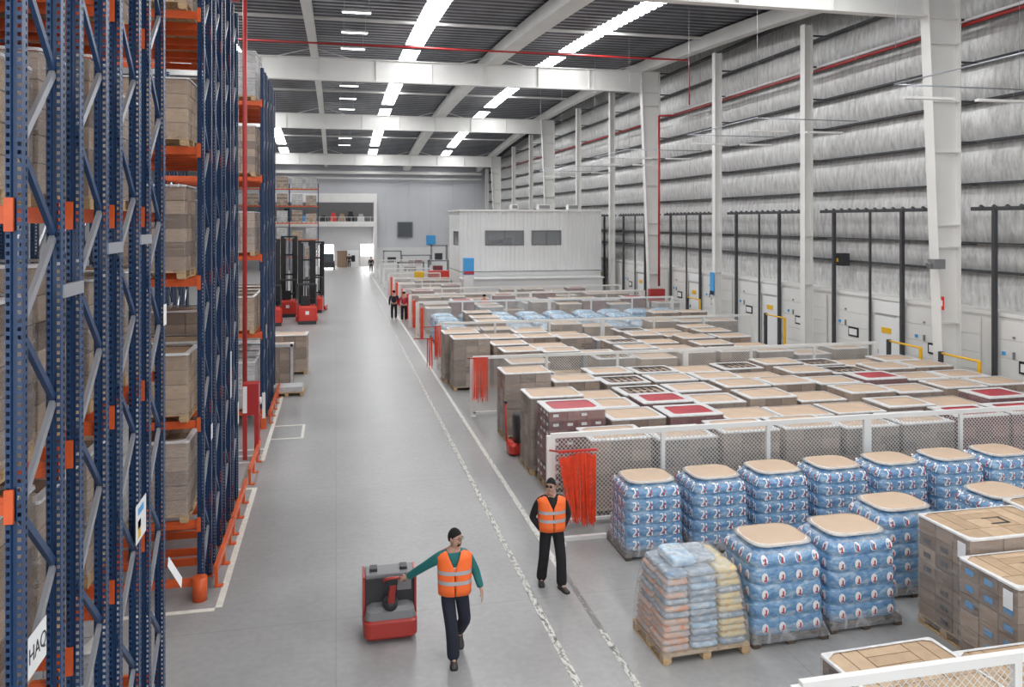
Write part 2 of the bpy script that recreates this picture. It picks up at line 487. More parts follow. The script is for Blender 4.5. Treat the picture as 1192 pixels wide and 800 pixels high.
# long rafters running down the hall, arched with the roof
def rafter(x, wdt, hgt, label):
    b = MB(); rings = []
    yy = -8.0
    while yy <= 105.5:
        # dips to sit on each beam
        ph = ((yy + 2.2) % 24.0) / 24.0
        zt = roof_z(yy) - 0.08
        rings.append([(x - wdt / 2, yy, zt - hgt), (x + wdt / 2, yy, zt - hgt), (x + wdt / 2, yy, zt), (x - wdt / 2, yy, zt)])
        yy += 1.0
    b.rings(rings, sm=False)
    tag(b.build('rafter', 'white_steel'), label, 'rafter')
rafter(-1.2, 0.42, 0.35, 'slim white arched rafter over the left edge of the aisle')
rafter(9.0, 0.85, 0.63, 'broad white arched box rafter between the two bright roof lights')
rafter(18.5, 0.5, 0.63, 'white arched eaves rafter along the top of the right wall')

# thin purlins and their braces
n = 0
for yy in (5.8, 13.8, 29.8, 37.8, 53.8, 61.8, 77.8, 85.8, 101.0):
    b = MB(); zt = roof_z(yy) - 0.12
    b.box(-25, 18.4, yy - 0.05, yy + 0.05, zt - 0.12, zt)
    tag(b.build('purlin', 'white_steel'), 'thin white purlin across the roof, %s from the camera' % ORD[n], 'purlin', 'thin purlins under the roof'); n += 1
n = 0
for yb in (21.8, 45.8, 69.8, 93.8):
    for x in (-1.2, 9.0, 18.5):
        zt = beam_z(yb) + 1.27
        for sx in (-1, 1):
            if x > 18 and sx > 0: continue
            b = MB(); b.bar((x + sx * 2.0, yb, zt), (x + sx * 0.25, yb + 0.3, min(zt + 1.15, roof_z(yb) - 0.2)), 0.05, 0.05)
            tag(b.build('knee_brace', 'white_steel'), 'thin white knee brace on the %s roof beam, %s of the %s rafter' % ({21.8: 'nearest', 45.8: 'second', 69.8: 'third', 93.8: 'farthest'}[yb], 'left' if sx < 0 else 'right', {-1.2: 'slim', 9.0: 'broad', 18.5: 'eaves'}[x]), 'brace', 'knee braces on top of the roof beams'); n += 1

# right wall: foil insulation hung between girts, white dock wall below
b = MB()
GIRTS = [3.05, 4.25, 5.15, 7.05, 8.4, 9.7, 10.95, 12.3, 13.6, 14.9]
zs = [2.95] + GIRTS[1:] + [16.2]
ny = 60
for i in range(len(zs) - 1):
    z0, z1 = zs[i], zs[i + 1]
    R = []
    for j in range(7):
        t = j / 6; z = z0 + (z1 - z0) * t
        bulge = 0.10 * math.sin(PI * t)
        R.append([(WX + 1.05 - bulge, -8 + (YB + 8) * k / ny, z) for k in range(ny + 1)])
    b.rings(R, cap0=False, cap1=False, closed=False, tone=0.5)
struct('wall_right', b, 'foil')
struct('wall_right_shell', MB().box(WX + 1.15, WX + 1.3, -10, YB + 1, 0, 17), 'white_panel')
n = 0
for z in GIRTS[1:]:
    b = MB(); t = 0.09 if z not in (5.15,) else 0.05
    b.box(WX + 0.72, WX + 1.0, -8, YB, z - t * 0.55, z + t * 0.2)
    tag(b.build('wall_girt', 'dark_steel'), 'dark horizontal wall girt, %s up from the dock wall' % ORD[n], 'girt', 'dark girts across the foil wall'); n += 1
tag(MB().box(WX + 0.4, WX + 1.15, -8, YB, 0, 2.95).box(WX + 0.34, WX + 1.15, -8, YB, 2.95, 3.07).build('wall_right_lower', 'dock_wall'), kind='structure')

# door rails, dock doors with a small window each, control boxes
n = 0
RAIL_TOP = 6.2
def dockbay(yp, idx):
    """one 8 m bay starting at post position yp"""
    for (off, th, nm) in ((2.75, 0.12, 'thick'), (4.45, 0.07, 'thin'), (6.7, 0.12, 'thick')):
        yy = yp + off
        b = MB(); b.box(WX + 0.14, WX + 0.14 + th, yy - th / 2, yy + th / 2, 0, RAIL_TOP)
        tag(b.build('door_rail', 'dark_steel'), '%s dark vertical dock door rail, %s post along right wall, offset %s' % (nm, ORD[idx], {2.75: 'near', 4.45: 'middle', 6.7: 'far'}[off]), 'rail', 'vertical rails of the dock doors')
    b = MB(); b.box(WX + 0.16, WX + 0.30, yp + 0.4, yp + 7.6, RAIL_TOP - 0.04, RAIL_TOP + 0.08)
    for q in range(14): b.tube([(WX + 0.2, yp + 0.6 + q * 0.5, RAIL_TOP + 0.02), (WX + 0.2, yp + 0.75 + q * 0.5, RAIL_TOP + 0.10)], 0.06, n=6)
    tag(b.build('spring_shaft', 'dark_steel'), 'dark spring shaft above the dock doors, %s bay along right wall' % ORD[idx], 'shaft', 'spring shafts above the dock doors')
    dr = empty('door_%d' % (2 * idx + 1), (WX + 0.36, yp + 3.6, 0)); tag(dr, kind='structure')
    MB().box(-0.06, 0.02, -0.75, 0.75, 0.02, 2.35, None).build('door_leaf', 'door_white', dr)
    MB().box(-0.09, 0.0, -0.85, 0.85, 2.45, 2.9).build('door_header', 'door_white', dr)
    MB().box(-0.08, -0.06, -0.15, 0.35, 1.75, 1.95).build('door_notice', 'yellow', dr)
    MB().box(-0.1, -0.06, 0.55, 0.6, 0.95, 1.1).build('door_handle', 'dark_steel', dr)
    for kk, (c, hw) in enumerate(((5.6, 1.0), (0.4 if idx else 0.9, 1.9))):
        d2 = empty('door_%d' % (2 * idx + 2 + 40 * kk), (WX + 0.36, yp + c + (0.9 if kk else 0), 0)); tag(d2, kind='structure')
        b = MB()
        for q in range(5): b.box(-0.05, 0.0, -hw, hw, 0.05 + q * 0.56, 0.05 + q * 0.56 + 0.55)
        b.build('door_panel', 'dock_wall', d2)
        wn = MB().box(-0.08, -0.04, -0.30, 0.30, 1.36, 1.72).build('door_window', 'black', d2)
        MB().box(-0.095, -0.08, -0.23, 0.23, 1.42, 1.66).build('pane', 'door_white', wn)
        MB().box(-0.09, -0.05, 0.45, 0.52, 1.75, 1.95).build('latch', 'grey_plastic', d2)
        MB().box(-0.08, -0.05, 0.45, 0.53, 2.35, 2.41).build('vent_plug', 'grey_plastic', d2)
        MB().box(-0.08, -0.05, 0.80, 0.92, 1.82, 1.92).build('button_box', 'blue_sign', d2)
for k, yp in enumerate((13.8, 21.8, 29.8, 37.8, 45.8, 53.8, 61.8)):
    dockbay(yp, k)

# columns
PORTALS = (21.8, 45.8, 69.8, 93.8)
for k, yc in enumerate(PORTALS):
    zt = beam_z(yc) + 1.27
    t = empty('column', (WX, yc, 0), 0, ['big tapered white steel column nearest the camera', 'tapered white steel column with a red pipe down it', 'tapered white column right of the office box', 'farthest tapered white column near far wall'][k], 'column', 'tapered portal columns on the right wall')
    b = MB()
    d0, d1 = 0.62, 1.22                       # depth at foot and at top
    def xi(z): return -(d0 + (d1 - d0) * z / zt)
    for s in (-1, 1):
        pass
    # outer flange, inner flange (tapering), web
    b.box(-0.03, 0.0, -0.2, 0.2, 0, zt)
    rg = []
    for z in (0, zt):
        rg.append([(xi(z), -0.2, z), (xi(z) + 0.03, -0.2, z), (xi(z) + 0.03, 0.2, z), (xi(z), 0.2, z)])
    b.rings(rg, sm=False)
    rg = []
    for z in (0, zt):
        rg.append([(xi(z) + 0.03, -0.012, z), (-0.03, -0.012, z), (-0.03, 0.012, z), (xi(z) + 0.03, 0.012, z)])
    b.rings(rg, sm=False)
    b.build('shaft', 'white_steel', t)
    for z in (2.6, 5.0, 5.7, 8.0, 9.6, zt - 2.1, zt - 1.30, zt - 0.03):
        MB().box(xi(z) + 0.05, -0.03, -0.17, 0.17, z, z + 0.03).build('stiffener', 'white_steel', t)
    MB().box(-0.9, 0.05, -0.3, 0.3, 0, 0.04).build('base_plate', 'white_steel', t)
    for z in GIRTS[2:]: MB().box(0, 0.73, -0.04, 0.04, z - 0.08, z - 0.02).build('girt_cleat', 'dark_steel', t) if z < zt else None
n = 0
for yc in (5.8, 13.8, 29.8, 37.8, 53.8, 61.8, 77.8, 85.8, 101.8):
    t = empty('wall_post', (WX, yc, 0), 0, 'slender white I-section wall post, %s post back along the right wall' % ORD[n], 'post', 'slender posts along the right wall'); n += 1
    zt = roof_z(yc) - 0.9
    b = MB(); b.box(-0.38, -0.36, -0.17, 0.17, 0, zt); b.box(-0.02, 0.0, -0.17, 0.17, 0, zt); b.box(-0.36, -0.02, -0.01, 0.01, 0, zt)
    b.build('shaft', 'white_steel', t)
    MB().box(-0.5, 0.12, -0.26, 0.26, 0, 0.04).build('base_plate', 'white_steel', t)
    for z in (3.2, 5.2): MB().box(-0.35, -0.03, -0.16, 0.16, z, z + 0.025).build('stiffener', 'white_steel', t)
    for z in GIRTS[2:]: MB().box(0, 0.73, -0.04, 0.04, z - 0.08, z - 0.02).build('girt_cleat', 'dark_steel', t) if z < zt else None

# far wall and left wall
b = MB()
for q in range(17):
    x0 = -26 + q * 2.95
    b.box(x0 + 0.02, x0 + 2.93, YB, YB + 0.2, 0, 16)
b.box(-26, 21, YB + 0.05, YB + 0.3, 0, 16)
struct('wall_back', b, 'grey_wall')
struct('trim_1', MB().box(3.4, 19.0, YB - 0.12, YB, 0, 2.3), 'white_panel')
struct('wall_left', MB().box(-26.3, -26, -10, YB + 1, 0, 17), 'grey_wall')
tag(MB().box(-20, 19, YB - 1.0, YB - 0.55, 11.9, 12.25).box(-20, 19, YB - 1.0, YB - 0.55, 11.3, 11.4).build('wall_beam', 'white_steel'), 'long white beam across the top of the far wall', 'beam')
b = MB(); b.box(0, 0.9, -0.06, 0.0, 2.1, 3.2)
# mezzanine opening in the far wall, with its slab and recess
t = empty('mezzanine', (-3.4, YB - 2.6, 0), 0, 'white mezzanine gallery in the far wall with goods stored on it', 'mezzanine')
MB().box(-8, 8.5, 0, 2.55, 5.1, 5.75).build('slab', 'white_steel', t)
MB().box(-8, 8.5, 0, 0.3, 8.2, 9.3).build('header', 'white_steel', t)
MB().box(8.12, 8.52, -0.03, 2.55, 0, 9.32).build('end_post', 'white_steel', t)
MB().box(-8, 8.1, 2.45, 2.5, 5.75, 8.2).build('back_panel', 'grey_plastic', t)
b = MB()
for q in range(20): b.box(-7.5 + q * 0.8, -7.46 + q * 0.8, 0.04, 0.08, 5.75, 6.3)
b.box(-7.6, 8.1, 0.03, 0.09, 6.28, 6.33)
b.build('railing', 'white_steel', t)
cols = ['carton_brown', 'charcoal', 'red_paint', 'carton_grey', 'black', 'carton_white', 'blue_sign']
for q in range(13):
    x = -7.3 + q * 1.15 + RND.uniform(-0.15, 0.15); hh = RND.uniform(0.7, 1.7)
    cc = cols[q % 7]
    b = MB(); b.box(-0.4, 0.4, -0.4, 0.4, 0.1, 0.1 + hh * 0.55, tone=RND.random()); b.box(-0.3, 0.25, -0.3, 0.3, 0.1 + hh * 0.55, hh, tone=RND.random()); b.box(-0.45, 0.45, -0.42, 0.42, 0, 0.1)
    o = b.build('stored_crate', cc, None, (-3.4 + x, YB - 1.3, 5.75))
    tag(o, '%s crate stored on the far mezzanine, %s from its left end' % ({'carton_brown': 'brown', 'charcoal': 'charcoal', 'red_paint': 'red', 'carton_grey': 'grey brown', 'black': 'black', 'carton_white': 'white', 'blue_sign': 'blue'}[cc], ORD[q]), 'crate', 'crates on the mezzanine')
# far openings
w1 = empty('window_1', (8.9, YB - 0.15, 3.75)); tag(w1, kind='structure')
MB().box(-1.0, 1.0, -0.08, 0.0, -0.1, 1.95).build('window_frame', 'grey_plastic', w1)
MB().box(-0.9, 0.9, -0.1, -0.08, 0, 1.85).build('pane', 'dark_glass', w1)
for k, (x, wd, z0, z1) in enumerate(((4.0, 1.6, 1.3, 2.75), (-1.2, 1.8, 0, 2.7))):
    d = empty('door_%d' % (90 + k), (x, YB - 0.06, 0)); tag(d, kind='structure')
    MB().box(-wd / 2 - 0.1, wd / 2 + 0.1, -0.04, 0.0, 0, z1 + 0.1).build('door_frame', 'white_steel', d)
    MB().box(-wd / 2, wd / 2, -0.08, -0.04, z0, z1).build('opening', 'bright_daylight', d)

# office box built into the hall
OX0, OX1, OY0, OY1 = 8.3, 18.5, 54.3, 59.5
t = empty('office_box', (0, 0, 0), 0, 'white ribbed office box raised over a white wall at right centre', 'office')
b = MB(); x = OX0
def rib_face(b, xa, xb, yy, z0, z1):
    x = xa
    while x < xb - 0.01:
        x1 = min(x + 0.3, xb)
        pts = [(x, yy), (x + 0.2, yy), (x + 0.22, yy + 0.035), (x1 - 0.02, yy + 0.035), (x1, yy)]
        for (p, q) in zip(pts[:-1], pts[1:]):
            b.quad((p[0], p[1], z0), (q[0], q[1], z0), (q[0], q[1], z1), (p[0], p[1], z1))
        x = x1
WINS = ((10.1, 12.8), (13.4, 15.5))
segs = [(OX0, WINS[0][0]), (WINS[0][1], WINS[1][0]), (WINS[1][1], OX1)]
for (a, c) in segs: rib_face(b, a, c, OY0, 2.35, 6.5)
for (a, c) in WINS:
    rib_face(b, a, c, OY0, 2.35, 4.15); rib_face(b, a, c, OY0, 5.15, 6.5)
b.box(OX0, OX1, OY1, OY1 + 0.06, 2.35, 6.5); b.box(OX0, OX0 + 0.06, OY0 + 0.05, OY1, 2.35, 4.1); b.box(OX0, OX0 + 0.06, OY0 + 0.05, OY1, 5.1, 6.5)
b.box(OX0, OX0 + 0.06, OY0 + 0.05, OY0 + 0.6, 4.1, 5.1); b.box(OX0, OX0 + 0.06, OY1 - 2.0, OY1, 4.1, 5.1)
b.build('ribbed_shell', 'white_panel', t)
MB().box(OX0 - 0.1, OX1, OY0 - 0.1, OY1 + 0.1, 6.5, 6.62).build('roof_edge', 'white_steel', t)
MB().box(OX0 + 0.1, OX1, OY0 + 0.1, OY1, 2.3, 2.35).build('office_floor', 'grey_plastic', t)
MB().box(OX0 + 0.1, OX1, OY0 + 3.0, OY0 + 3.05, 2.35, 6.5).build('inner_wall', 'grey_wall', t)
MB().box(OX0 - 0.0, OX1, OY0 + 0.1, OY1, 0, 2.3).build('lower_wall', 'white_panel', t)
for (a, c) in WINS:
    f = MB().box(a, c, OY0 - 0.03, OY0 + 0.06, 4.13, 4.19).box(a, c, OY0 - 0.03, OY0 + 0.06, 5.11, 5.17).box(a - 0.03, a + 0.05, OY0 - 0.03, OY0 + 0.06, 4.13, 5.17).box(c - 0.05, c + 0.03, OY0 - 0.03, OY0 + 0.06, 4.13, 5.17).box((a + c) / 2 - 0.03, (a + c) / 2 + 0.03, OY0 - 0.03, OY0 + 0.06, 4.13, 5.17).build('window_frame', 'grey_plastic', t)
    MB().box(a, c, OY0 + 0.02, OY0 + 0.03, 4.15, 5.15).build('pane', 'window_glass', f)
tag(MB().box(10.6, 11.6, 55.2, 55.9, 4.0, 4.5).box(11.7, 12.2, 55.3, 55.8, 4.0, 4.62).build('office_desk_clutter', 'charcoal', None, (0, 0, 0)), 'dark machines on the sill inside the left office window', 'machine')
bpy.data.objects['office_desk_clutter'].name = 'desktop_machine'
# low white extension wall in front of the office
struct('trim_2', MB().box(8.3, 18.0, 52.6, 54.2, 0, 1.9).box(8.2, 18.1, 52.5, 54.3, 1.9, 1.98), 'white_panel')

# fluorescent bars over the aisle
LAMPS = [(33.6, 14.6), (37.2, 14.6), (40.7, 14.6), (52.5, 14.7), (58.0, 14.7), (63.5, 14.7), (75.0, 13.6), (82.0, 13.6)]
for k, (zc, z) in enumerate(LAMPS):
    yy = (zc - 0.2) / 0.9766
    t = empty('ceiling_lamp', (0.85, yy, z), 0, 'white fluorescent bar hanging over the aisle, %s from the camera' % ORD[k], 'lamp', 'fluorescent bars over the aisle')
    MB().box(-0.62, 0.62, -0.09, 0.09, 0, 0.07).build('housing', 'white_steel', t)
    MB().box(-0.58, 0.58, -0.07, 0.07, -0.03, 0.0).build('tube', 'lamp_glow', t)
    b = MB()
    for sx in (-0.5, 0.5): b.box(sx - 0.008, sx + 0.008, -0.008, 0.008, 0.07, max(0.3, roof_z(yy) - z))
    b.build('hanger', 'galv', t)

# suspended lamp frames by the right wall
for k, (y0, y1, z) in enumerate(((13.4, 19.2, 9.6), (26.6, 32.4, 9.6), (39.7, 45.4, 9.6), (52.5, 58.3, 9.6))):
    t = empty('lamp_frame', (15.0, y0, z), 0, 'thin suspended lamp frame by the right wall, %s from the camera' % ORD[k], 'lamp', 'suspended lamp frames by the right wall')
    b = MB(); L = y1 - y0
    b.tube([(0, 0, 0), (0, L, 0)], 0.022, n=6); b.tube([(0, L, 0), (4.2, L, 0)], 0.022, n=6); b.tube([(0, 0, 0), (4.2, 0, 0)], 0.022, n=6)
    b.build('rod_frame', 'galv', t)
    for (yy) in (0.4, L - 0.4):
        MB().box(0.0, 1.5, yy - 0.08, yy + 0.08, -0.45, -0.38).build('lamp_bar', 'white_steel', t)
        MB().box(2.3, 3.8, yy - 0.08, yy + 0.08, -0.45, -0.38).build('lamp_bar', 'white_steel', t)
        b = MB()
        for x in (0.3, 1.2, 2.6, 3.5): b.tube([(x, yy, -0.38), (x, yy, 0.0)], 0.006, n=4)
        b.build('hanger', 'galv', t)
    b = MB()
    for (x, yy) in ((0.05, 0.0), (0.05, L), (4.1, 0), (4.1, L)): b.tube([(x, yy, 0), (x, yy, roof_z(y0 + yy) - z)], 0.008, n=4)
    b.build('suspension_wire', 'galv', t)

# red sprinkler pipes
tag(MB().tube([(WX + 0.3, 12, 12.24), (WX + 0.3, 44.2, 12.24)], 0.05, n=8).build('conduit', 'white_print'), 'long white conduit just above the red wall pipe', 'pipe')
for k, (x, wd) in enumerate(((12.6, 0.5), (14.8, 0.9), (17.0, 0.8))):
    t = empty('rooftop_unit', (x, 56.5, 6.62), 0, 'grey air unit on the office box roof, %s from the left' % ORD[k], 'air unit', 'air units on the office roof')
    MB().box(-wd / 2, wd / 2, -0.3, 0.3, 0.05, 0.40).build('casing', 'white_steel', t); MB().box(-wd / 2 + 0.05, wd / 2 - 0.05, -0.32, -0.3, 0.1, 0.35).build('grille', 'grey_plastic', t); MB().box(-wd / 2, wd / 2, -0.25, 0.25, 0, 0.05).build('feet', 'dark_steel', t)
px = WX - 0.15
tag(MB().tube([(WX + 0.3, 12, 12.1), (WX + 0.3, 44.2, 12.1)], 0.055, n=8).build('sprinkler_pipe', 'red_pipe'), 'long red sprinkler pipe running high along the foil wall', 'pipe')
tag(MB().tube([(px - 0.35, 44.6, 12.1), (px - 0.35, 44.6, 1.95)], 0.07, n=8).build('sprinkler_pipe', 'red_pipe'), 'vertical red riser pipe in front of a tapered column', 'pipe')
tag(MB().tube([(px - 0.35, 44.6, 12.1), (WX + 0.3, 44.2, 12.1)], 0.06, n=8).build('pipe_elbow', 'red_pipe'), 'short red pipe elbow at the top of the riser', 'pipe')
tag(MB().tube([(WX + 0.3, 47.0, 12.1), (WX + 0.3, 93.0, 12.1)], 0.05, n=8).build('sprinkler_pipe', 'red_pipe'), 'far red sprinkler pipe along the wall beyond the riser', 'pipe')
tag(MB().tube([(-6, 40.0, 14.5), (18.6, 40.0, 14.5), (18.6, 40.0, 12.1)], 0.05, n=8).build('sprinkler_pipe', 'red_pipe'), 'red sprinkler pipe crossing under the roof', 'pipe')
tag(MB().tube([(-8, 19.5, 11.0), (-2.2, 19.5, 11.0)], 0.06, n=8).build('sprinkler_pipe', 'red_pipe'), 'short red pipe above the gap between the racks', 'pipe')
tag(MB().tube([(-2.25, 21.2, 0), (-2.25, 21.2, 14.0)], 0.055, n=8).build('sprinkler_pipe', 'red_pipe'), 'vertical red sprinkler pipe between the racks', 'pipe')

# white conduits and yellow rails on the column feet
YR = ((22.3, 1.75, 'big near column'), (30.3, 1.75, 'second wall post'), (19.9, 1.72, 'dock door right of the big column'), (38.3, 1.75, 'third wall post'), (54.0, 1.7, 'post by the office'))
for k, (yy, z, s) in enumerate(YR):
    t = empty('guard_rail', (WX - 0.9, yy, 0), 0, 'yellow guard rail beside the %s' % s, 'rail', 'yellow guard rails at the dock wall')
    MB().box(-0.04, 0.04, -0.04, 0.04, 0, z).box(-0.12, 0.12, -0.12, 0.12, 0, 0.02).build('upright', 'yellow', t)
    MB().tube([(0.02, 0, z), (0.02, 1.6, z)], 0.035, n=8).build('arm', 'yellow', t)
    MB().box(-0.04, 0.08, 1.5, 1.6, 0, z + 0.05).build('end_upright', 'dark_steel', t)
for k, (yy, z, h, col) in enumerate(((37.0, 1.9, 1.75, 'blue_sign'),)):
    t = empty('banner', (WX - 0.42, 37.85, 2.9), 0, 'tall narrow blue banner fixed to a white wall post', 'banner')
    MB().box(-0.03, 0.0, -0.22, 0.22, -0.85, 0.3).build('cloth', col, t)
    MB().box(-0.04, -0.03, -0.22, 0.22, -0.85, -0.65).build('lower_band', 'navy_cloth', t)
b = MB().box(-0.02, 0, -0.12, 0.12, 0, 0.42)
t = b.build('fire_sign', 'red_paint', None, (WX - 0.71, 21.62, 3.05)); tag(t, 'small red fire sign on the big near column', 'sign')
MB().box(-0.03, -0.02, -0.07, 0.07, 0.12, 0.3).build('symbol', 'white_print', t)
t = tag(MB().box(-0.2, 0.2, -0.15, 0.15, 0, 0.3).tube([(-0.3, 0, 0.1), (-0.2, 0, 0.15)], [0.1, 0.06], n=10).build('alarm_box', 'grey_plastic', None, (WX - 1.04, 21.45, 4.35)), 'grey alarm box on the inner edge of the big near column', 'box')
t = empty('hose_box', (WX - 0.95, 43.9, 1.1), 0, 'dark red hose box at the foot of the red riser', 'box')
MB().box(-0.45, 0.45, -0.2, 0.2, 0, 0.75).build('cabinet', 'red_pipe', t); MB().box(-0.40, 0.4, -0.22, -0.2, 0.05, 0.7).build('door', 'red_pipe', t); MB().box(-0.4, 0.4, -0.15, 0.15, -1.1, 0).build('stand', 'dark_steel', t)
t = empty('blower', (WX + 0.55, 28.4, 4.3), 0, 'dark yellow-striped blower on the foil wall', 'fan')
MB().box(-0.2, 0.15, -0.2, 0.2, -0.25, 0.25).build('casing', 'charcoal', t); MB().box(-0.27, -0.25, -0.04, 0.06, -0.1, 0.05).build('plate', 'yellow', t)

# floor paint
def line(x0, x1, y0, y1, m, label):
    o = MB().box(x0, x1, y0, y1, 0.0, 0.004).build('floor_line', m); tag(o, label, 'floor marking', 'painted lines on the floor')
line(2.93, 3.03, -2, 100, 'worn_white', 'worn white line on the aisle floor, nearer the racks')
line(3.66, 3.75, 10.9, 13.0, 'worn_faint', 'faint broken end of the right aisle line')
line(3.62, 3.72, 13.0, 100, 'worn_good', 'worn white line on the aisle floor, nearer the pallets')
line(3.66, 3.75, 7.0, 10.9, 'worn_white', 'broken near stretch of the right aisle line')
line(-1.78, -1.68, 12.75, 18.3, 'line_paint', 'cream line along the end of the middle racks')
line(-6.0, -1.78, 12.65, 12.75, 'line_paint', 'cream line across the mouth of the rack aisle')
line(-3.0, -1.78, 18.2, 18.3, 'line_paint', 'cream line closing the far corner of the middle racks')
line(-1.80, -1.70, 20.3, 29.5, 'line_paint', 'cream line along the end of the far racks')
line(-2.6, -1.8, 20.2, 20.3, 'line_paint', 'first cream stripe of the hatched box at the red cabinet')
line(-2.6, -1.8, 20.75, 20.85, 'line_paint', 'second cream stripe of the hatched box at the red cabinet')
line(-2.6, -1.8, 21.3, 21.4, 'line_paint', 'third cream stripe of the hatched box at the red cabinet')
line(-1.70, -0.85, 22.2, 22.28, 'line_paint', 'near side of the small cream box on the aisle floor')
line(-1.70, -0.85, 23.6, 23.68, 'line_paint', 'far side of the small cream box on the aisle floor')
line(-0.93, -0.85, 22.28, 23.6, 'line_paint', 'outer side of the small cream box on the aisle floor')
# ------------------------------------------------------------------ goods on pallets
def pallet_mb(w_, d_, m='pallet_wood'):
    b = MB()
    for x in (0.0, w_ / 2 - 0.05, w_ - 0.10): b.box(x, x + 0.10, 0, d_, 0, 0.02)
    for x in (0.0, w_ / 2 - 0.06, w_ - 0.12):
        for y in (0.0, d_ / 2 - 0.06, d_ - 0.12): b.box(x, x + 0.12, y, y + 0.12, 0.02, 0.10)
    for y in (0.0, d_ / 2 - 0.05, d_ - 0.10): b.box(0, w_, y, y + 0.10, 0.10, 0.12)
    n = 8; s = w_ / n
    for k in range(n): b.box(k * s + 0.008, (k + 1) * s - 0.008, 0, d_, 0.12, 0.14)
    return b
PH = 0.14
def rrect(w_, d_, r, z, inset=0.0, n=4, cx=0.0, cy=0.0):
    """rounded rectangle ring, counter-clockwise"""
    x0, x1, y0, y1 = inset, w_ - inset, inset, d_ - inset
    r = min(r, (x1 - x0) / 2 - 0.001, (y1 - y0) / 2 - 0.001)
    P = []
    for (ax, ay, a0) in ((x1 - r, y0 + r, -PI / 2), (x1 - r, y1 - r, 0), (x0 + r, y1 - r, PI / 2), (x0 + r, y0 + r, PI)):
        for k in range(n + 1):
            a = a0 + PI / 2 * k / n
            P.append((ax + r * math.cos(a) + cx, ay + r * math.sin(a) + cy, z))
    return P
def film_shell(w_, d_, z0, z1, m, parent, rim=0.09, seed=0, top=True):
    rr = random.Random(seed)
    b = MB(); R = []
    nz = 6
    for k in range(nz + 1):
        z = z0 + (z1 - z0) * k / nz
        e = -0.015 + (0.0 if k else 0.0)
        ring = rrect(w_, d_, 0.03, z, e, 2)
        ring = [(x + rr.uniform(-0.004, 0.004), y + rr.uniform(-0.004, 0.004), zz) for (x, y, zz) in ring]
        R.append(ring)
    b.rings(R, cap0=False, cap1=False, sm=False)
    f = b.build('stretch_film', m, parent)
    if top:
        b = MB()
        o = rrect(w_, d_, 0.04, z1 + 0.004, -0.015, 2); i = rrect(w_, d_, 0.10, z1 + 0.010, rim, 2)
        i = [(x + rr.uniform(-0.02, 0.02), y + rr.uniform(-0.02, 0.02), zz) for (x, y, zz) in i]
        b.rings([rrect(w_, d_, 0.04, z1 - 0.02, -0.018, 2), o, i], cap0=False, cap1=False, sm=False)
        b.build('film_rim', 'film_white', parent)
    return f
def cartons(w_, d_, z0, z1, nx, ny, nz, seed, gap=0.012, solid_top=True):
    rr = random.Random(seed); b = MB()
    sz = (z1 - z0) / nz
    for k in range(nz):
        ax, ay = (nx, ny) if k % 2 == 0 else (ny, nx)
        for i in range(ax):
            for j in range(ay):
                if 0 < i < ax - 1 and 0 < j < ay - 1 and k < nz - 1: continue
                sx, sy = w_ / ax, d_ / ay
                o = [rr.uniform(0, 0.006) for _ in range(4)]
                b.box(i * sx + gap / 2 + o[0], (i + 1) * sx - gap / 2 - o[1], j * sy + gap / 2 + o[2], (j + 1) * sy - gap / 2 - o[3],
                      z0 + k * sz + 0.002, z0 + (k + 1) * sz - 0.010, tone=rr.random())
    b.box(0.03, w_ - 0.03, 0.03, d_ - 0.03, z0, z1 - 0.03, tone=0.0)
    return b
def add_prints(b, w_, d_, h, n, seed, m):
    rr = random.Random(seed)
    for k in range(n[2]):
        for i in range(n[0]):
            z = PH + (k + 0.35) * (h - PH) / n[2]
            if rr.random() < 0.6:
                x = (i + 0.3) * w_ / n[0]; b.box(x, x + 0.12, -0.006, 0.002, z, z + 0.06, m)
            if rr.random() < 0.6:
                y = (i + 0.3) * d_ / n[0]; b.box(-0.006, 0.002, y, y + 0.12, z, z + 0.06, m)
def stripes_mb(b, w_, d_, z1, m='charcoal'):
    """dark slots between carton tops"""
    n = 5
    for i in range(n):
        x = 0.16 + i * (w_ - 0.3) / n
        for j in range(2):
            b.box(x, x + 0.06, 0.14 + j * d_ * 0.44, 0.14 + j * d_ * 0.44 + d_ * 0.30, z1 - 0.002, z1 + 0.012, m)
    return b
def carton_load(name, h, body, top, w_=1.27, d_=1.02, n=(3, 3, 6), film='film', seed=1, pal='pallet_wood', rim=0.09, prints=None):
    t = empty(name)
    pallet_mb(w_, d_, pal).build('pallet', pal, t)
    cs = cartons(w_, d_, PH, h - 0.02, n[0], n[1], n[2], seed)
    if prints: add_prints(cs, w_, d_, h, n, seed, prints)
    if top == 'open': stripes_mb(cs, w_, d_, h - 0.02)
    cs.build('carton_stack', body, t)
    if top and top != 'open':
        b = MB(); b.rings([rrect(w_, d_, 0.05, h - 0.02, 0.02, 2), rrect(w_, d_, 0.05, h, 0.02, 2)], sm=False)
        b.build('top_sheet', top, t)
    if film: film_shell(w_, d_, 0.10, h, film, t, rim, seed, top=rim > 0)
    return t
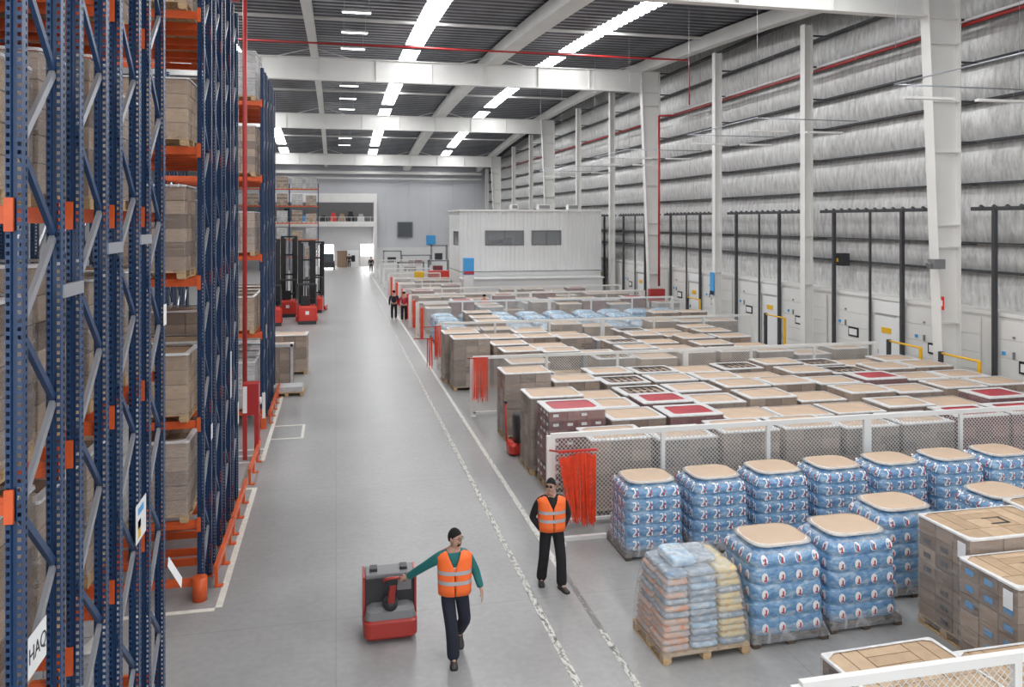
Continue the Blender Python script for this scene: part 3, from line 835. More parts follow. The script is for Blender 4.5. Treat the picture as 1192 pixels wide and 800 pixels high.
# the kinds; each first copy is moved into place by the first use
KIND = {
    'brown':   lambda: carton_load('carton_pallet', 1.50, 'carton_brown', 'cardboard_sheet', seed=3),
    'grey':    lambda: carton_load('carton_pallet', 1.44, 'carton_grey', 'cardboard_sheet', n=(4, 3, 7), seed=4, rim=0.12, film='film_heavy'),
    'short':   lambda: carton_load('carton_pallet', 1.36, 'carton_tan', 'cardboard_sheet', n=(3, 2, 5), seed=5, rim=0.05),
    'redtop':  lambda: carton_load('carton_pallet', 1.52, 'carton_red', 'red_sheet', n=(3, 3, 6), seed=6, rim=0.15),
    'slotted': lambda: carton_load('carton_pallet', 1.42, 'carton_grey', 'open', n=(3, 3, 5), seed=7, rim=0.12, film='film_heavy'),
    'tall':    lambda: carton_load('carton_pallet', 1.78, 'carton_grey', 'cardboard_sheet', n=(3, 3, 7), seed=8, rim=0.06, film='film_heavy'),
    'tallred': lambda: carton_load('carton_pallet', 1.76, 'carton_red', 'red_sheet', n=(4, 3, 8), seed=9, rim=0.14, prints='white_print'),
    'low':     lambda: carton_load('carton_pallet', 0.95, 'carton_tan', None, n=(3, 2, 3), seed=10, rim=0.04),
    'white':   lambda: carton_load('carton_pallet', 1.30, 'carton_white', 'cardboard_sheet', n=(3, 3, 5), seed=11, rim=0.15, film='film_heavy'),
}
DESC = {
    'brown': 'brown carton pallet', 'grey': 'greyish white-rimmed carton pallet',
    'short': 'short tan carton pallet', 'redtop': 'red-topped carton pallet',
    'slotted': 'slotted-top carton pallet', 'tall': 'tall brown carton pallet', 'tallred': 'tall dark red pallet',
    'low': 'low tan carton stack', 'white': 'white-filmed carton pallet',
}

# shrink-wrapped bottle packs: bulging layers, a rounded shoulder, a brown sheet on top
def bulge(t): return 0.028 * (max(0.0, math.sin(PI * t))) ** 0.45
DIG = {  # strokes in a unit cell for the white pack print
    2: (((0.0, 1.0), (0.45, 1.0)), ((0.45, 1.0), (0.45, 0.55)), ((0.45, 0.55), (0.0, 0.05)), ((0.0, 0.0), (0.5, 0.0))),
    1: (((0.72, 0.85), (0.88, 1.0)), ((0.88, 1.0), (0.88, 0.0)))}
def bottle_pallet(style, h=1.30, w_=1.12, d_=1.0, layers=5, body='blue_pack', sheet=True):
    t = empty('bottle_pallet')
    pallet_mb(w_, d_).build('pallet', 'pallet_dark', t)
    z0 = PH; zt = h - 0.05; lh = (zt - z0) / layers
    def prof(z):                                     # inset of the side at height z
        k = min(layers - 1, int((z - z0) / lh)); tt = (z - z0 - k * lh) / lh
        sh = max(0.0, (z - (zt - 0.17)) / 0.17)
        return 0.045 - bulge(tt) + 0.016 * (z - z0) / (zt - z0) + 0.11 * sh * sh
    b = MB(); R = []
    for k in range(layers):
        for tt in (0.02, 0.1, 0.3, 0.5, 0.7, 0.9, 0.98):
            z = z0 + (k + tt) * lh
            R.append(rrect(w_, d_, 0.13 + 0.05 * (z / h), z, prof(z - 1e-6), 4))
    R.append(rrect(w_, d_, 0.22, h - 0.02, 0.22, 4))
    b.rings(R, sm=True)
    # pack print, part of the packs' own skin
    def plate(mb, face, u0, u1, za, zb, off, m='red_print'):
        za2, zb2 = prof(za), prof(zb)
        if face == 'y': mb.quad((u0, za2 - off, za), (u1, za2 - off, za), (u1, zb2 - off, zb), (u0, zb2 - off, zb), m)
        elif face == 'x': mb.quad((za2 - off, u1, za), (za2 - off, u0, za), (zb2 - off, u0, zb), (zb2 - off, u1, zb), m)
    for face, L in (('y', w_), ('x', d_)):
        n = 4
        for k in range(layers):
            zc = z0 + (k + 0.5) * lh
            for i in range(n):
                uc = 0.19 + i * (L - 0.38) / (n - 1)
                hh = lh * 0.30
                if style == 'numeral':
                    for dg in (2, 1):
                        for (p, q) in DIG[dg]:
                            for s in range(1):
                                u_a, z_a = uc - 0.055 + p[0] * 0.12, zc - hh + p[1] * 2 * hh
                                u_b, z_b = uc - 0.055 + q[0] * 0.12, zc - hh + q[1] * 2 * hh
                                th = 0.011
                                du, dz = u_b - u_a, z_b - z_a; ln = math.hypot(du, dz); nu_, nz_ = -dz / ln * th, du / ln * th
                                pts = [(u_a + nu_, z_a + nz_), (u_a - nu_, z_a - nz_), (u_b - nu_, z_b - nz_), (u_b + nu_, z_b + nz_)]
                                P3 = []
                                for (uu, zz) in pts:
                                    e = prof(zz) - 0.008
                                    P3.append((uu, e, zz) if face == 'y' else (e, L - uu, zz))
                                b.quad(*P3[::-1], 'white_print')
                    for (uu, zz, s) in ((uc + 0.02, zc - hh * 0.5, 0.014), (uc + 0.045, zc + hh * 0.2, 0.012)):
                        plate(b, face, uu - s, uu + s, zz - s * 1.4, zz + s * 1.4, 0.012)
                else:
                    # rounded white label with a dark red drop on it
                    n8 = 10; st = len(b.v)
                    for a in range(n8):
                        uu = uc + 0.052 * math.cos(2 * PI * a / n8); zz = zc + hh * 0.95 * math.sin(2 * PI * a / n8)
                        e = prof(zz) - 0.008
                        b.v.append((uu, e, zz) if face == 'y' else (e, L - uu, zz))
                    b.face([st + a for a in range(n8)], 'white_print')
                    plate(b, face, uc + 0.004, uc + 0.026, zc - hh * 0.75, zc + hh * 0.35, 0.014)
                    plate(b, face, uc - 0.018, uc + 0.026, zc - hh * 0.75, zc - hh * 0.45, 0.014)
    b.build('bottle_packs', body, t)
    if sheet:
        b = MB(); b.rings([rrect(w_, d_, 0.26, h - 0.012, 0.125, 6), rrect(w_, d_, 0.25, h, 0.135, 6)], sm=False); b.build('top_sheet', 'cardboard_sheet', t)
    # white film gathered round the shoulder and skirt at the foot
    b = MB(); R = []
    for (z, e, r) in ((zt - 0.05, None, 0.2), (zt, None, 0.2), (h - 0.008, 0.10, 0.2), (h + 0.004, 0.16, 0.16)):
        R.append(rrect(w_, d_, r, z, (prof(z) - 0.006) if e is None else e, 6))
    b.rings(R, cap0=False, cap1=False); b.build('film_rim', 'film_heavy', t)
    if sheet:
        b = MB(); b.rings([rrect(w_, d_, 0.2, zt + 0.004, prof(zt - 0.001) - 0.014, 6), rrect(w_, d_, 0.22, h - 0.018, 0.135 - 0.03, 6), rrect(w_, d_, 0.25, h + 0.004, 0.15, 6)], cap0=False, cap1=False); b.build('film_edge', 'film_white', t)
    b = MB(); b.rings([rrect(w_, d_, 0.05, 0.07, -0.03, 4), rrect(w_, d_, 0.10, z0 + 0.04, 0.0, 4), rrect(w_, d_, 0.15, z0 + lh * 0.5, 0.012, 4)], cap0=False, cap1=False)
    b.build('film_skirt', 'film_light', t)
    return t

XB0, YBK = 4.86, 12.95
proto_num = bottle_pallet('numeral')
blue_names = ['leftmost of the back row', 'second from left in the back row', 'third from left in the back row', 'fourth from left in the back row', 'fifth from left in the back row', 'sixth from left in the back row', 'back row, cut by the right picture edge']
for i in range(7):
    lab = 'blue bottle pallet, %s at the mesh fence' % blue_names[i]
    o = proto_num if i == 0 else copy_tree(proto_num)
    o.location = (XB0 + 1.245 * i + RND.uniform(-0.01, 0.01), YBK + RND.uniform(-0.03, 0.03), 0); o.rotation_euler.z = RND.uniform(-0.015, 0.015)
    tag(o, lab, 'pallet', 'blue bottle pallets at the mesh fence')
    if i == 0: KIDS.pop(o.name, None)
proto_lab = bottle_pallet('label', h=1.34, w_=1.17)
for i, (x, y, lab) in enumerate(((5.56, 9.93, 'blue bottle pallet beside the mixed bag pallet in the front row'), (6.83, 10.05, 'blue bottle pallet in the front row, right of another blue one'), (8.2, 10.75, 'blue bottle pallet half hidden behind the tall carton stack'))):
    o = proto_lab if i == 0 else copy_tree(proto_lab)
    o.location = (x, y, 0); o.rotation_euler.z = 0.02
    tag(o, lab, 'pallet', 'blue bottle pallets of the front row')
o = copy_tree(proto_num, (10.45, 10.9, 0), 0.1, 'blue bottle pallet behind the near carton stack at the right edge', 'blue bottle pallets of the front row')

# the mixed bag pallet in front
t = empty('bag_pallet', (4.2, 9.82, 0), 0.03, 'film-wrapped pallet of orange, yellow and blue bags on light wood', 'pallet')
pallet_mb(1.27, 1.02).build('pallet', 'pallet_wood', t)
nl = 12; zt = 1.14
rr = random.Random(3)
def bag(b, x0, x1, y0, y1, z0, z1):
    R = []; w_, d_ = x1 - x0, y1 - y0
    for tt, e in ((0.0, 0.05), (0.12, 0.02), (0.5, 0.0), (0.88, 0.02), (1.0, 0.05)):
        R.append([(x + x0, y + y0, z) for (x, y, z) in rrect(w_, d_, 0.05, z0 + (z1 - z0) * tt, e * 0.8, 2)])
    b.rings(R, sm=True)
for k in range(nl):
    z0 = PH + k * (zt - PH) / nl; z1 = z0 + (zt - PH) / nl
    tap = 0.10 * (z0 / zt) ** 1.5
    xs_ = [tap, 0.42, 0.83, 1.25 - tap]
    for i in range(3):
        for (ya, yb_) in ((tap, 0.5), (0.5, 1.0 - tap)):
            b = MB(); m = (('orange_bag' if k % 2 == 0 or k < 5 else 'slate_bag'), 'slate_bag' if k % 3 else 'pale_pack', 'yellow_bag' if k % 4 else 'slate_bag')[i]
            j = rr.uniform(-0.012, 0.012)
            bag(b, xs_[i] + 0.004 + j, xs_[i + 1] - 0.004 + j, ya + 0.004, yb_ - 0.004, z0, z1 + 0.006)
            b.build('bag', m, t)
b = MB(); bag(b, 0.25, 0.62, 0.25, 0.8, zt, zt + 0.13); b.build('bag', 'pale_pack', t)
b = MB(); bag(b, 0.55, 0.95, 0.3, 0.85, zt, zt + 0.09); b.build('bag', 'slate_bag', t)
b = MB(); R = []
for (z, e, r) in ((0.10, -0.02, 0.04), (0.5, -0.005, 0.05), (1.0, 0.06, 0.08), (1.14, 0.11, 0.12), (1.25, 0.22, 0.15), (1.29, 0.34, 0.14)):
    R.append([(x + rr.uniform(-0.008, 0.008), y + rr.uniform(-0.008, 0.008), zz + rr.uniform(-0.008, 0.008)) for (x, y, zz) in rrect(1.25, 1.0, r, z, e, 4)])
b.rings(R, cap0=False, cap1=True); b.build('stretch_film', 'film_heavy', t)

# big carton stacks at the right edge
def big_stack(loc, rz, w_, d_, h, n, label, marks, notch=True, cat='pallet'):
    t = empty('carton_stack_pallet', loc, rz, label, cat)
    pallet_mb(w_, d_).build('pallet', 'pallet_wood', t)
    b = cartons(w_, d_, PH, h, n[0], n[1], n[2], int(h * 100)); rr = random.Random(5)
    for k in range(n[2]):
        for i in range(3):
            if rr.random() < 0.75:
                y = (i + 0.25) * d_ / 3; z = PH + (k + 0.3) * (h - PH) / n[2]
                b.box(-0.007, 0.002, y, y + 0.13, z, z + 0.07, marks)
    b.build('carton_stack', 'carton_brown', t)
    # top layer of cartons, seen from above, with a dark slot
    b = MB(); q = [(0, 0.25, 0, 0.33), (0.25, 0.5, 0, 0.33), (0.5, 0.75, 0, 0.33), (0.75, 1, 0, 0.33), (0, 0.15, 0.33, 1), (0.15, 0.3, 0.33, 1), (0.3, 0.5, 0.33, 0.66), (0.5, 0.7, 0.33, 0.66), (0.3, 0.7, 0.66, 0.83), (0.3, 0.7, 0.83, 1), (0.7, 0.85, 0.33, 1), (0.85, 1, 0.33, 1)]
    for (a, c, e, f) in q: b.box(a * w_ + 0.006, c * w_ - 0.006, e * d_ + 0.006, f * d_ - 0.006, h, h + 0.02, tone=rr.uniform(0.4, 1))
    b.build('top_cartons', 'carton_tan', t)
    if notch:
        b = MB(); x, y = w_ * 0.46, d_ * 0.42
        b.box(x, x + 0.30, y, y + 0.035, h + 0.02, h + 0.024); b.box(x + 0.26, x + 0.30, y, y + 0.22, h + 0.02, h + 0.024); b.box(x, x + 0.30, y + 0.2, y + 0.215, h + 0.02, h + 0.024)
        b.build('hand_slot', 'black_print', t)
    film_shell(w_, d_, 0.08, h + 0.02, 'film_heavy', t, 0.03, 3)
    MB().box(-0.024, -0.018, 0.06, 0.20, h - 0.28, h - 0.06).build('paper_label', 'white_print', t)
    return t
big_stack((8.3, 9.13, 0), 0.0, 1.62, 0.98, 1.55, (3, 3, 7), 'tall carton stack at right, dark slot in its top, in front of blue pallets', 'charcoal')
big_stack((8.02, 8.08, 0), 0.0, 1.4, 0.92, 1.40, (3, 3, 6), 'carton stack with blue prints nearest the right edge', 'blue_sign')
big_stack((9.95, 9.3, 0), 0.0, 1.2, 1.0, 1.58, (3, 3, 7), 'carton stack right behind the tall slotted one, cut by the edge', 'charcoal', False)
big_stack((5.18, 6.70, 0), 0.03, 1.40, 1.05, 1.12, (3, 3, 5), 'low carton stack behind the near rail at the bottom edge', 'charcoal')
big_stack((6.72, 6.66, 0), 0.0, 1.2, 1.0, 1.0, (3, 3, 4), 'low carton stack at the bottom right corner behind the rail', 'charcoal', False)

# ------------------------------------------------------------------ rows of pallets between the mesh fences
PROTO = {}
def place(kind, x, y, rz, label, group, z=0.0):
    if kind not in PROTO:
        o = PROTO[kind] = KIND[kind]()
        o.location = (x, y, z); o.rotation_euler = (0, 0, rz); tag(o, label, 'pallet', group)
        return o
    return copy_tree(PROTO[kind], (x, y, z), rz, label, group)
def j(a=0.02): return RND.uniform(-a, a)

# first block, between the near fence and the second fence
ZONE = 'pallets behind the near mesh fence'
for i in range(9):
    kind = ['brown', 'grey', 'brown', 'brown', 'grey', 'grey', 'redtop', 'redtop', 'brown'][i]
    x = 4.93 + 1.415 * i
    if x > 17.6: continue
    place(kind, x, 15.05 + j(), j(0.01), '%s, %s from aisle, right behind the near mesh fence' % (DESC[kind], ORD[i]), ZONE)
place('tallred', 4.46, 16.55, 0.0, 'tall dark red pallet with red top beside the near fence end', ZONE)
place('tall', 4.36, 17.80, 0.0, 'tall brown pallet behind the tall red-topped one, aisle side', ZONE)
place('tall', 4.38, 20.75, 0.0, 'tall brown pallet behind the red pallet truck, aisle side', ZONE)
place('brown', 5.75, 20.75, 0.0, 'brown carton pallet right of the tall one behind the pallet truck', ZONE)
rows = [
    (16.50, 5.85, ['brown', 'redtop', 'short', 'short', 'short', 'grey', 'short', 'redtop', 'short']),
    (17.85, 5.75, ['grey', 'redtop', 'grey', 'brown', 'short', 'brown', 'grey', 'brown', 'brown']),
    (19.20, 5.80, ['short', 'slotted', 'grey', 'brown', 'brown', 'grey', 'redtop', 'grey', 'grey']),
    (20.55, 7.15, ['slotted', 'grey', 'grey', 'short', 'brown', 'slotted', 'brown', 'brown']),
    (21.90, 7.15, ['grey', 'slotted', 'short', 'slotted', 'brown', 'slotted', 'short', 'grey']),
]
for r, (y, x0, ks) in enumerate(rows):
    for i, k in enumerate(ks):
        x = x0 + 1.39 * i
        if x > 17.4 or x > y + 1.2: continue
        place(k, x + j(0.03), y + j(0.05), j(0.02), '%s, %s from aisle, %s row past the near fence' % (DESC[k], ORD[i + 1], ORD[r + 1]), ZONE)

# second block
ZONE = 'pallets between the second and third fences'
place('tall', 3.95, 27.2, 0, 'tall brown pallet at the aisle, nearer one beside the third fence', ZONE)
place('tall', 3.82, 28.6, 0, 'tall brown pallet at the aisle, farther one beside the third fence', ZONE)
cyc = ['short', 'brown', 'grey', 'low', 'brown', 'short', 'slotted', 'grey', 'brown', 'short', 'white']
for r, y in enumerate((24.4, 25.9, 27.4, 28.9, 30.2)):
    for i in range(9):
        x = 5.4 + 1.42 * i
        if (r, i) in ((3, 7), (4, 3), (2, 8), (3, 8)): continue
        if r >= 1 and i >= 7: continue
        k = cyc[(i * 3 + r * 4) % 11]
        place(k, x + j(0.05), y + j(0.05), j(0.02), '%s, %s from aisle, %s row past the second fence' % (DESC[k], ORD[i + 1], ORD[r]), ZONE)

# third block: cartons, then pale blue packs
ZONE = 'pallets between the third and fourth fences'
pale = bottle_pallet('label', h=1.3, w_=1.17, body='pale_pack', sheet=False)
first = True
for r, y in enumerate((32.3, 33.8, 35.3, 37.2, 38.6)):
    for i in range(9):
        x = 4.5 + 1.45 * i
        if r < 1: k = cyc[(i * 5 + r * 2) % 11]
        else: k = 'pale' if not (i in (1, 7, 8) and r < 4) else 'brown'
        if i > 6 and r in (1, 3): continue
        if k == 'pale':
            lab = 'pale blue bottle pallet, %s from aisle, %s row past the third fence' % (ORD[i], ORD[r])
            o = pale if first else copy_tree(pale)
            o.location = (x + j(0.05), y + j(0.05), 0); tag(o, lab, 'pallet', ZONE)
            first = False
        else:
            place(k, x + j(0.05), y + j(0.05), j(0.03), '%s, %s from aisle, %s row past the third fence' % (DESC[k], ORD[i], ORD[r]), ZONE)
# farther blocks, thinner stocked
FEN = ['fourth', 'fifth', 'sixth', 'seventh', 'eighth', 'ninth']
for r, (y, nn, f) in enumerate(((41.3, 10, 0), (42.8, 9, 0), (45.2, 9, 1), (46.6, 7, 1), (49.4, 8, 2), (53.2, 3, 3), (58.2, 3, 4), (63.5, 3, 5))):
    for i in range(nn):
        x = 4.6 + 1.42 * i
        if r >= 5: x = 4.4 + 1.3 * i
        if RND.random() < 0.12: continue
        k = ['white', 'brown', 'low', 'short', 'white', 'redtop', 'brown'][(i * 2 + r * 3) % 7]
        place(k, x + j(0.08), y + j(0.1), j(0.03), '%s, %s from aisle, %s far row past the %s fence' % (DESC[k], ORD[i], ORD[r], FEN[f]), 'far pallets before the office')

# mesh fences across the storage block
def fence(y, x0, x1, label, foot=True):
    t = empty('mesh_fence', (x0, y, 0), 0, label, 'fence', 'white mesh fences between the pallet blocks')
    n = max(1, round((x1 - x0) / 2.27)); s = (x1 - x0) / n
    for k in range(n + 1):
        wd = 0.17 if k % 3 == 0 else 0.08
        b = MB(); b.box(k * s - wd / 2, k * s + wd / 2, -0.03, 0.03, 0, 1.75); b.box(k * s - 0.08, k * s + 0.08, -0.1, 0.1, 0, 0.012)
        b.build('post', 'white_steel', t)
    b = MB(); b.box(0, x1 - x0, -0.035, 0.035, 1.70, 1.79); b.build('top_rail', 'white_steel', t)
    MB().box(0, x1 - x0, -0.03, 0.03, 0.08, 0.13).build('bottom_rail', 'white_steel', t)
    for k in range(n):
        b = MB(); a, c = k * s + 0.03, (k + 1) * s - 0.03
        b.quad((a, 0, 0.13), (c, 0, 0.13), (c, 0, 1.72), (a, 0, 1.72), None, [(a, 0.13), (c, 0.13), (c, 1.72), (a, 1.72)])
        b.build('mesh_panel', 'wire_mesh', t)
    return t
fence(6.33, 4.0, 15.3, 'white mesh fence whose top rail crosses the bottom right corner')
fence(14.72, 4.0, 17.7, 'near white mesh fence behind the back row of blue pallets')
fy = [(23.6, 'second'), (31.7, 'third'), (40.2, 'fourth'), (44.3, 'fifth'), (48.2, 'sixth'), (51.9, 'seventh'), (57.0, 'eighth'), (62.5, 'ninth'), (69.0, 'tenth'), (76.0, 'eleventh'), (84.0, 'twelfth')]
for (y, s) in fy:
    fence(y, 4.0, 17.7 if y < 50 else 8.0, '%s white mesh fence back from the camera across the pallet block' % s)

# red strip curtains at the fence ends
def curtain(x, y, w_, z0, z1, n, label, rz=0.0, fan=0.0, seed=1):
    t = empty('strip_curtain', (x, y, 0), rz, label, 'curtain', 'red strip curtains at the fence ends')
    rr = random.Random(seed)
    MB().box(-0.02, w_ + 0.02, -0.02, 0.02, z1, z1 + 0.04).build('hanging_rail', 'red_paint', t)
    MB().bar((0.02, 0, z1 + 0.02), (0.0 if y < 14 else -0.1, 0.40 if w_ > 0.35 else 0.7, z1 - 0.05), 0.03, 0.03).build('bracket', 'red_paint', t)
    b = MB()
    for k in range(n):
        f = k / (n - 1)
        top = f * w_; bot = top + fan * (1 - f) + rr.uniform(-0.03, 0.03)
        zb = z0 + rr.uniform(-0.08, 0.10) + fan * 0.9 * (1 - f) ** 2
        yj = rr.uniform(-0.05, 0.05)
        zz1 = z1 + 0.0 if n < 30 else z1 - 0.12 * abs(f - 0.6) - rr.uniform(0, 0.06)
        b.bar((top, yj * 0.3, zz1), (bot, yj, zb), 0.017, 0.006, up=(0, 1, 0))
    tag(b.build('strips', 'strip_red', t), kind='stuff')
    return t
curtain(4.06, 14.35, 0.72, 0.16, 1.52, 62, 'big red strip curtain behind the standing man, at the near fence end', 0.0, 0.16, 2)
curtain(3.95, 23.2, 0.42, 0.55, 1.78, 22, 'red strip curtain at the second fence end', 0, 0, 3)
curtain(3.75, 31.0, 0.30, 0.5, 1.7, 16, 'red strip curtain at the third fence end', 0.6, 0, 4)
curtain(3.5, 31.3, 0.25, 0.08, 1.2, 12, 'smaller red strip curtain left of the third fence end', 0.6, 0, 5)
n = 0
for (y, s) in fy[2:8]:
    MBX = MB(); MBX.box(-0.06, 0.06, -0.05, 0.35, 0.0, 1.5)
    tag(MBX.build('red_panel', 'strip_red', None, (4.18, y - 0.5, 0)), 'red end panel at the %s fence from the camera' % s, 'panel', 'red end panels of far fences')
# fence foot bars near the curtain
tag(MB().box(0, 0.9, -0.04, 0.04, 0, 0.07).box(0.0, 0.06, -0.25, 0.25, 0, 0.05).build('floor_bar', 'white_steel', None, (3.98, 14.05, 0)), 'white bar lying on the floor under the big red curtain', 'bar')
# ------------------------------------------------------------------ pallet racks on the left
def post_mb(h):
    """punched C-section post 10 x 10 cm, open at the back"""
    b = MB(); s = 0.05
    def strip(p, q, u0, u1):
        b.quad((p[0], p[1], 0), (q[0], q[1], 0), (q[0], q[1], h), (p[0], p[1], h), None, [(u0, 0), (u1, 0), (u1, h), (u0, h)])
    # front face (towards -y): two punched lips and a plain raised web
    strip((-s, -s), (-0.018, -s), -0.016, 0.016); strip((0.018, -s), (s, -s), -0.016, 0.016)
    strip((-0.018, -s), (-0.010, -s + 0.02), 0.05, 0.06); strip((-0.010, -s + 0.02), (0.010, -s + 0.02), 0.05, 0.07); strip((0.010, -s + 0.02), (0.018, -s), 0.05, 0.06)
    strip((s, -s), (s, -0.004), 0.1, 0.15); strip((s, -0.004), (s, s), -0.027, 0.027)
    strip((-s, s), (-s, -s), 0.1, 0.2)
    strip((s, s), (0.02, s), 0.1, 0.15); strip((-0.02, s), (-s, s), 0.1, 0.15)
    return b
RACK_H = 10.2
_post = None
def rack_row(y0, name_lab, levels, group, nb=1, bay=2.75, depth=0.85, x_end=-2.05, off=0.0, guard=True, floor_beams=True):
    global _post
    t = empty('pallet_rack', (x_end, y0, 0), 0, name_lab, 'rack', group)
    def post(x, y):
        global _post
        if _post is None: _post = post_mb(RACK_H).build('post', 'punched', t); o = _post
        else: o = _post.copy(); C.objects.link(o); o.parent = t
        o.location = (x, y, 0)
        f = MB().box(-0.07, 0.07, -0.07, 0.07, 0, 0.015).build('foot_plate', 'rack_orange', o)
        return o
    for k in range(nb + 1):
        x = -bay * k
        post(x, 0.05); post(x, depth - 0.05)
        z = 0.25 + off; i = 0
        while z + 0.61 < RACK_H:
            a = (x, 0.09, z); c = (x, depth - 0.09, z + 0.61); d = (x, 0.09, z + 1.22)
            MB().bar(a, c, 0.06, 0.035, up=(1, 0, 0)).build('brace', 'galv', t)  # rising braces pale, falling ones dark: lit edges put into the colour
            if z + 1.22 < RACK_H: MB().bar(c, d, 0.055, 0.035, up=(1, 0, 0)).build('brace', 'rack_blue', t)
            z += 1.22
    for z in levels:
        for k in range(nb):
            for yy in (0.03, depth - 0.03):
                b = MB(); x0, x1 = -bay * (k + 1) + 0.05, -bay * k - 0.05
                b.box(x0, x1, yy - 0.025, yy + 0.025, z - 0.12, z); b.box(x0, x1, yy - 0.03, yy + 0.03, z - 0.075, z - 0.045)
                o = b.build('beam', 'rack_orange', t)
                yc = yy - 0.045 if yy < 0.1 else yy + 0.04
                MB().box(x1 - 0.0, x1 + 0.055, yc - 0.012, yc + 0.012, z - 0.17, z + 0.05).build('connector', 'rack_orange', o)
                MB().box(x0 - 0.055, x0, yc - 0.012, yc + 0.012, z - 0.17, z + 0.05).build('connector', 'rack_orange', o)
    if guard: MB().tube([(0.0, -0.08, 0), (0, -0.08, 0.36)], 0.11, n=10).build('post_guard', 'rack_orange', t)
    return t
R1 = (5.78, 6.98, 8.20, 9.42); R2 = (13.15, 14.36, 15.57, 16.80); R3 = (23.7, 24.9, 26.1, 27.3); R4 = (97.0,)
L1 = (0.45, 2.4, 4.05, 5.95, 7.9, 9.7); L2 = (0.30, 1.2, 2.75, 4.95, 7.0, 9.1); L3 = (0.45, 2.65, 4.85, 7.1, 9.25); L4 = (1.6, 3.62, 5.6, 7.6, 9.6)
for k, y in enumerate(R1): rack_row(y, 'blue and orange pallet rack, %s of the nearest block at left' % ORD[k], L1, 'racks of the nearest block', 2, off=0.0 if k == 0 else (0.2, 0.35, 0.1)[k - 1], guard=False)
for k, y in enumerate(R2): rack_row(y, 'blue and orange pallet rack, %s of the middle block' % ORD[k], L2, 'racks of the middle block', 1, off=0.15 * k, guard=(k == 0))
for k, y in enumerate(R3): rack_row(y, 'blue and orange pallet rack, %s of the third block' % ORD[k], L3, 'racks of the third block', 1, off=0.1 * k, guard=(k == 0))
rack_row(97.0, 'far blue and orange pallet rack full of pale goods behind the forklifts', L4, 'far rack', 3, bay=3.3, guard=False)
# row spacers between back-to-back racks
for k, (ya, yb_, z) in enumerate(((6.63, 6.98, 5.27), (7.83, 8.20, 5.55), (9.05, 9.42, 5.6), (6.63, 6.98, 2.0), (7.83, 8.20, 8.6))):
    tag(MB().box(-2.02, -1.985, ya - 0.06, yb_ + 0.06, z, z + 0.10).build('row_spacer', 'galv'), 'grey spacer bracket joining two nearest racks, %s of five' % ORD[k], 'bracket', 'spacers between the racks')
# orange floor rails along the rack ends
def floor_rail(y0, y1, lab):
    t = empty('floor_rail', (-1.86, y0, 0), 0, lab, 'rail', 'orange floor rails at the rack ends')
    MB().box(-0.03, 0.03, 0, y1 - y0, 0.26, 0.38).build('rail', 'rack_orange', t)
    yy = 0.15
    while yy < y1 - y0:
        MB().box(-0.03, 0.10, yy - 0.05, yy + 0.05, 0, 0.02).box(-0.03, 0.02, yy - 0.04, yy + 0.04, 0.02, 0.27).build('foot', 'rack_orange', t)
        yy += 0.85
floor_rail(13.35, 15.45, 'orange floor rail at the middle racks, nearer length')
floor_rail(15.5, 17.8, 'orange floor rail at the middle racks, farther length')
floor_rail(18.4, 21.0, 'orange floor rail between the middle racks and the red cabinet')
floor_rail(23.9, 28.0, 'orange floor rail at the third racks')

# loads in the racks
def rack_load(h, body, film, seed, w_=1.2, d_=1.0):
    return carton_load('wrapped_load', h, body, None, w_, d_, (3, 3, max(3, int(h / 0.24))), film, seed, rim=0.05)
RL = [None] * 4
def rload(k, x, y, z, label, group, rz=0.0):
    if RL[k] is None:
        RL[k] = rack_load(*((1.25, 'carton_grey', 'film_heavy', 21), (1.45, 'carton_brown', 'film', 22), (1.05, 'carton_tan', 'film', 23), (1.40, 'white', 'film_heavy', 24))[k]) if k != 3 else rack_load(1.40, 'carton_white', 'film_heavy', 24)
        o = RL[k]
    else:
        o = copy_tree(RL[k])
    o.location = (x, y, z); o.rotation_euler.z = rz
    return tag(o, label, 'pallet', group)
LV = ['floor', 'first', 'second', 'third', 'fourth', 'fifth']
COLN = {0: 'greyish', 1: 'brown', 2: 'light brown', 3: 'white'}
rr = random.Random(11)
for (ys, lv, nm, ncol, seq) in ((R1, L1, 'nearest', 3, (0, 1, 0, 2, 1, 0, 3, 0)), (R2, L2, 'middle', 1, (1, 2, 1, 2, 0, 1)), (R3, L3, 'third', 1, (3, 1, 0, 2))):
    n = 0
    for i, y in enumerate(ys):
        for li, z in enumerate(lv):
            for c in range(ncol):
                if nm == 'middle' and li == 0: continue
                if nm == 'nearest' and li == 0 and c == 0 and i in (1, 3): n += 1; continue
                k = seq[(n * 3 + i) % len(seq)]; n += 1
                hh = (1.25, 1.45, 1.05, 1.40)[k]
                gapz = (lv[li + 1] if li + 1 < len(lv) else 13) - z - 0.15
                if hh > gapz: k = 0 if gapz > 1.27 else 2
                x = -2.15 - 1.3 * (c + 1) + rr.uniform(-0.03, 0.03) + (0.0 if c < 2 else -0.1)
                rload(k, x, y - 0.08 + rr.uniform(-0.03, 0.03), z, '%s wrapped load, %s level, %s rack of the %s block%s' % (COLN[k], LV[li], ORD[i], nm, ('', ', second inwards', ', third inwards')[c]), 'loads in the %s racks' % nm, rr.uniform(-0.01, 0.01))
for li, z in enumerate(L4):
    for c in range(8):
        k = rr.choice((3, 3, 0, 1, 3, 2))
        x = -2.15 - 1.6 * (c % 2) - 3.3 * (c // 2) - 1.3
        if c // 2 > 2: continue
        rload(k, x, 96.95, z, '%s wrapped load in the far rack, %s level, %s from the aisle' % (COLN[k], LV[li + 1], ORD[c]), 'loads in the far rack')

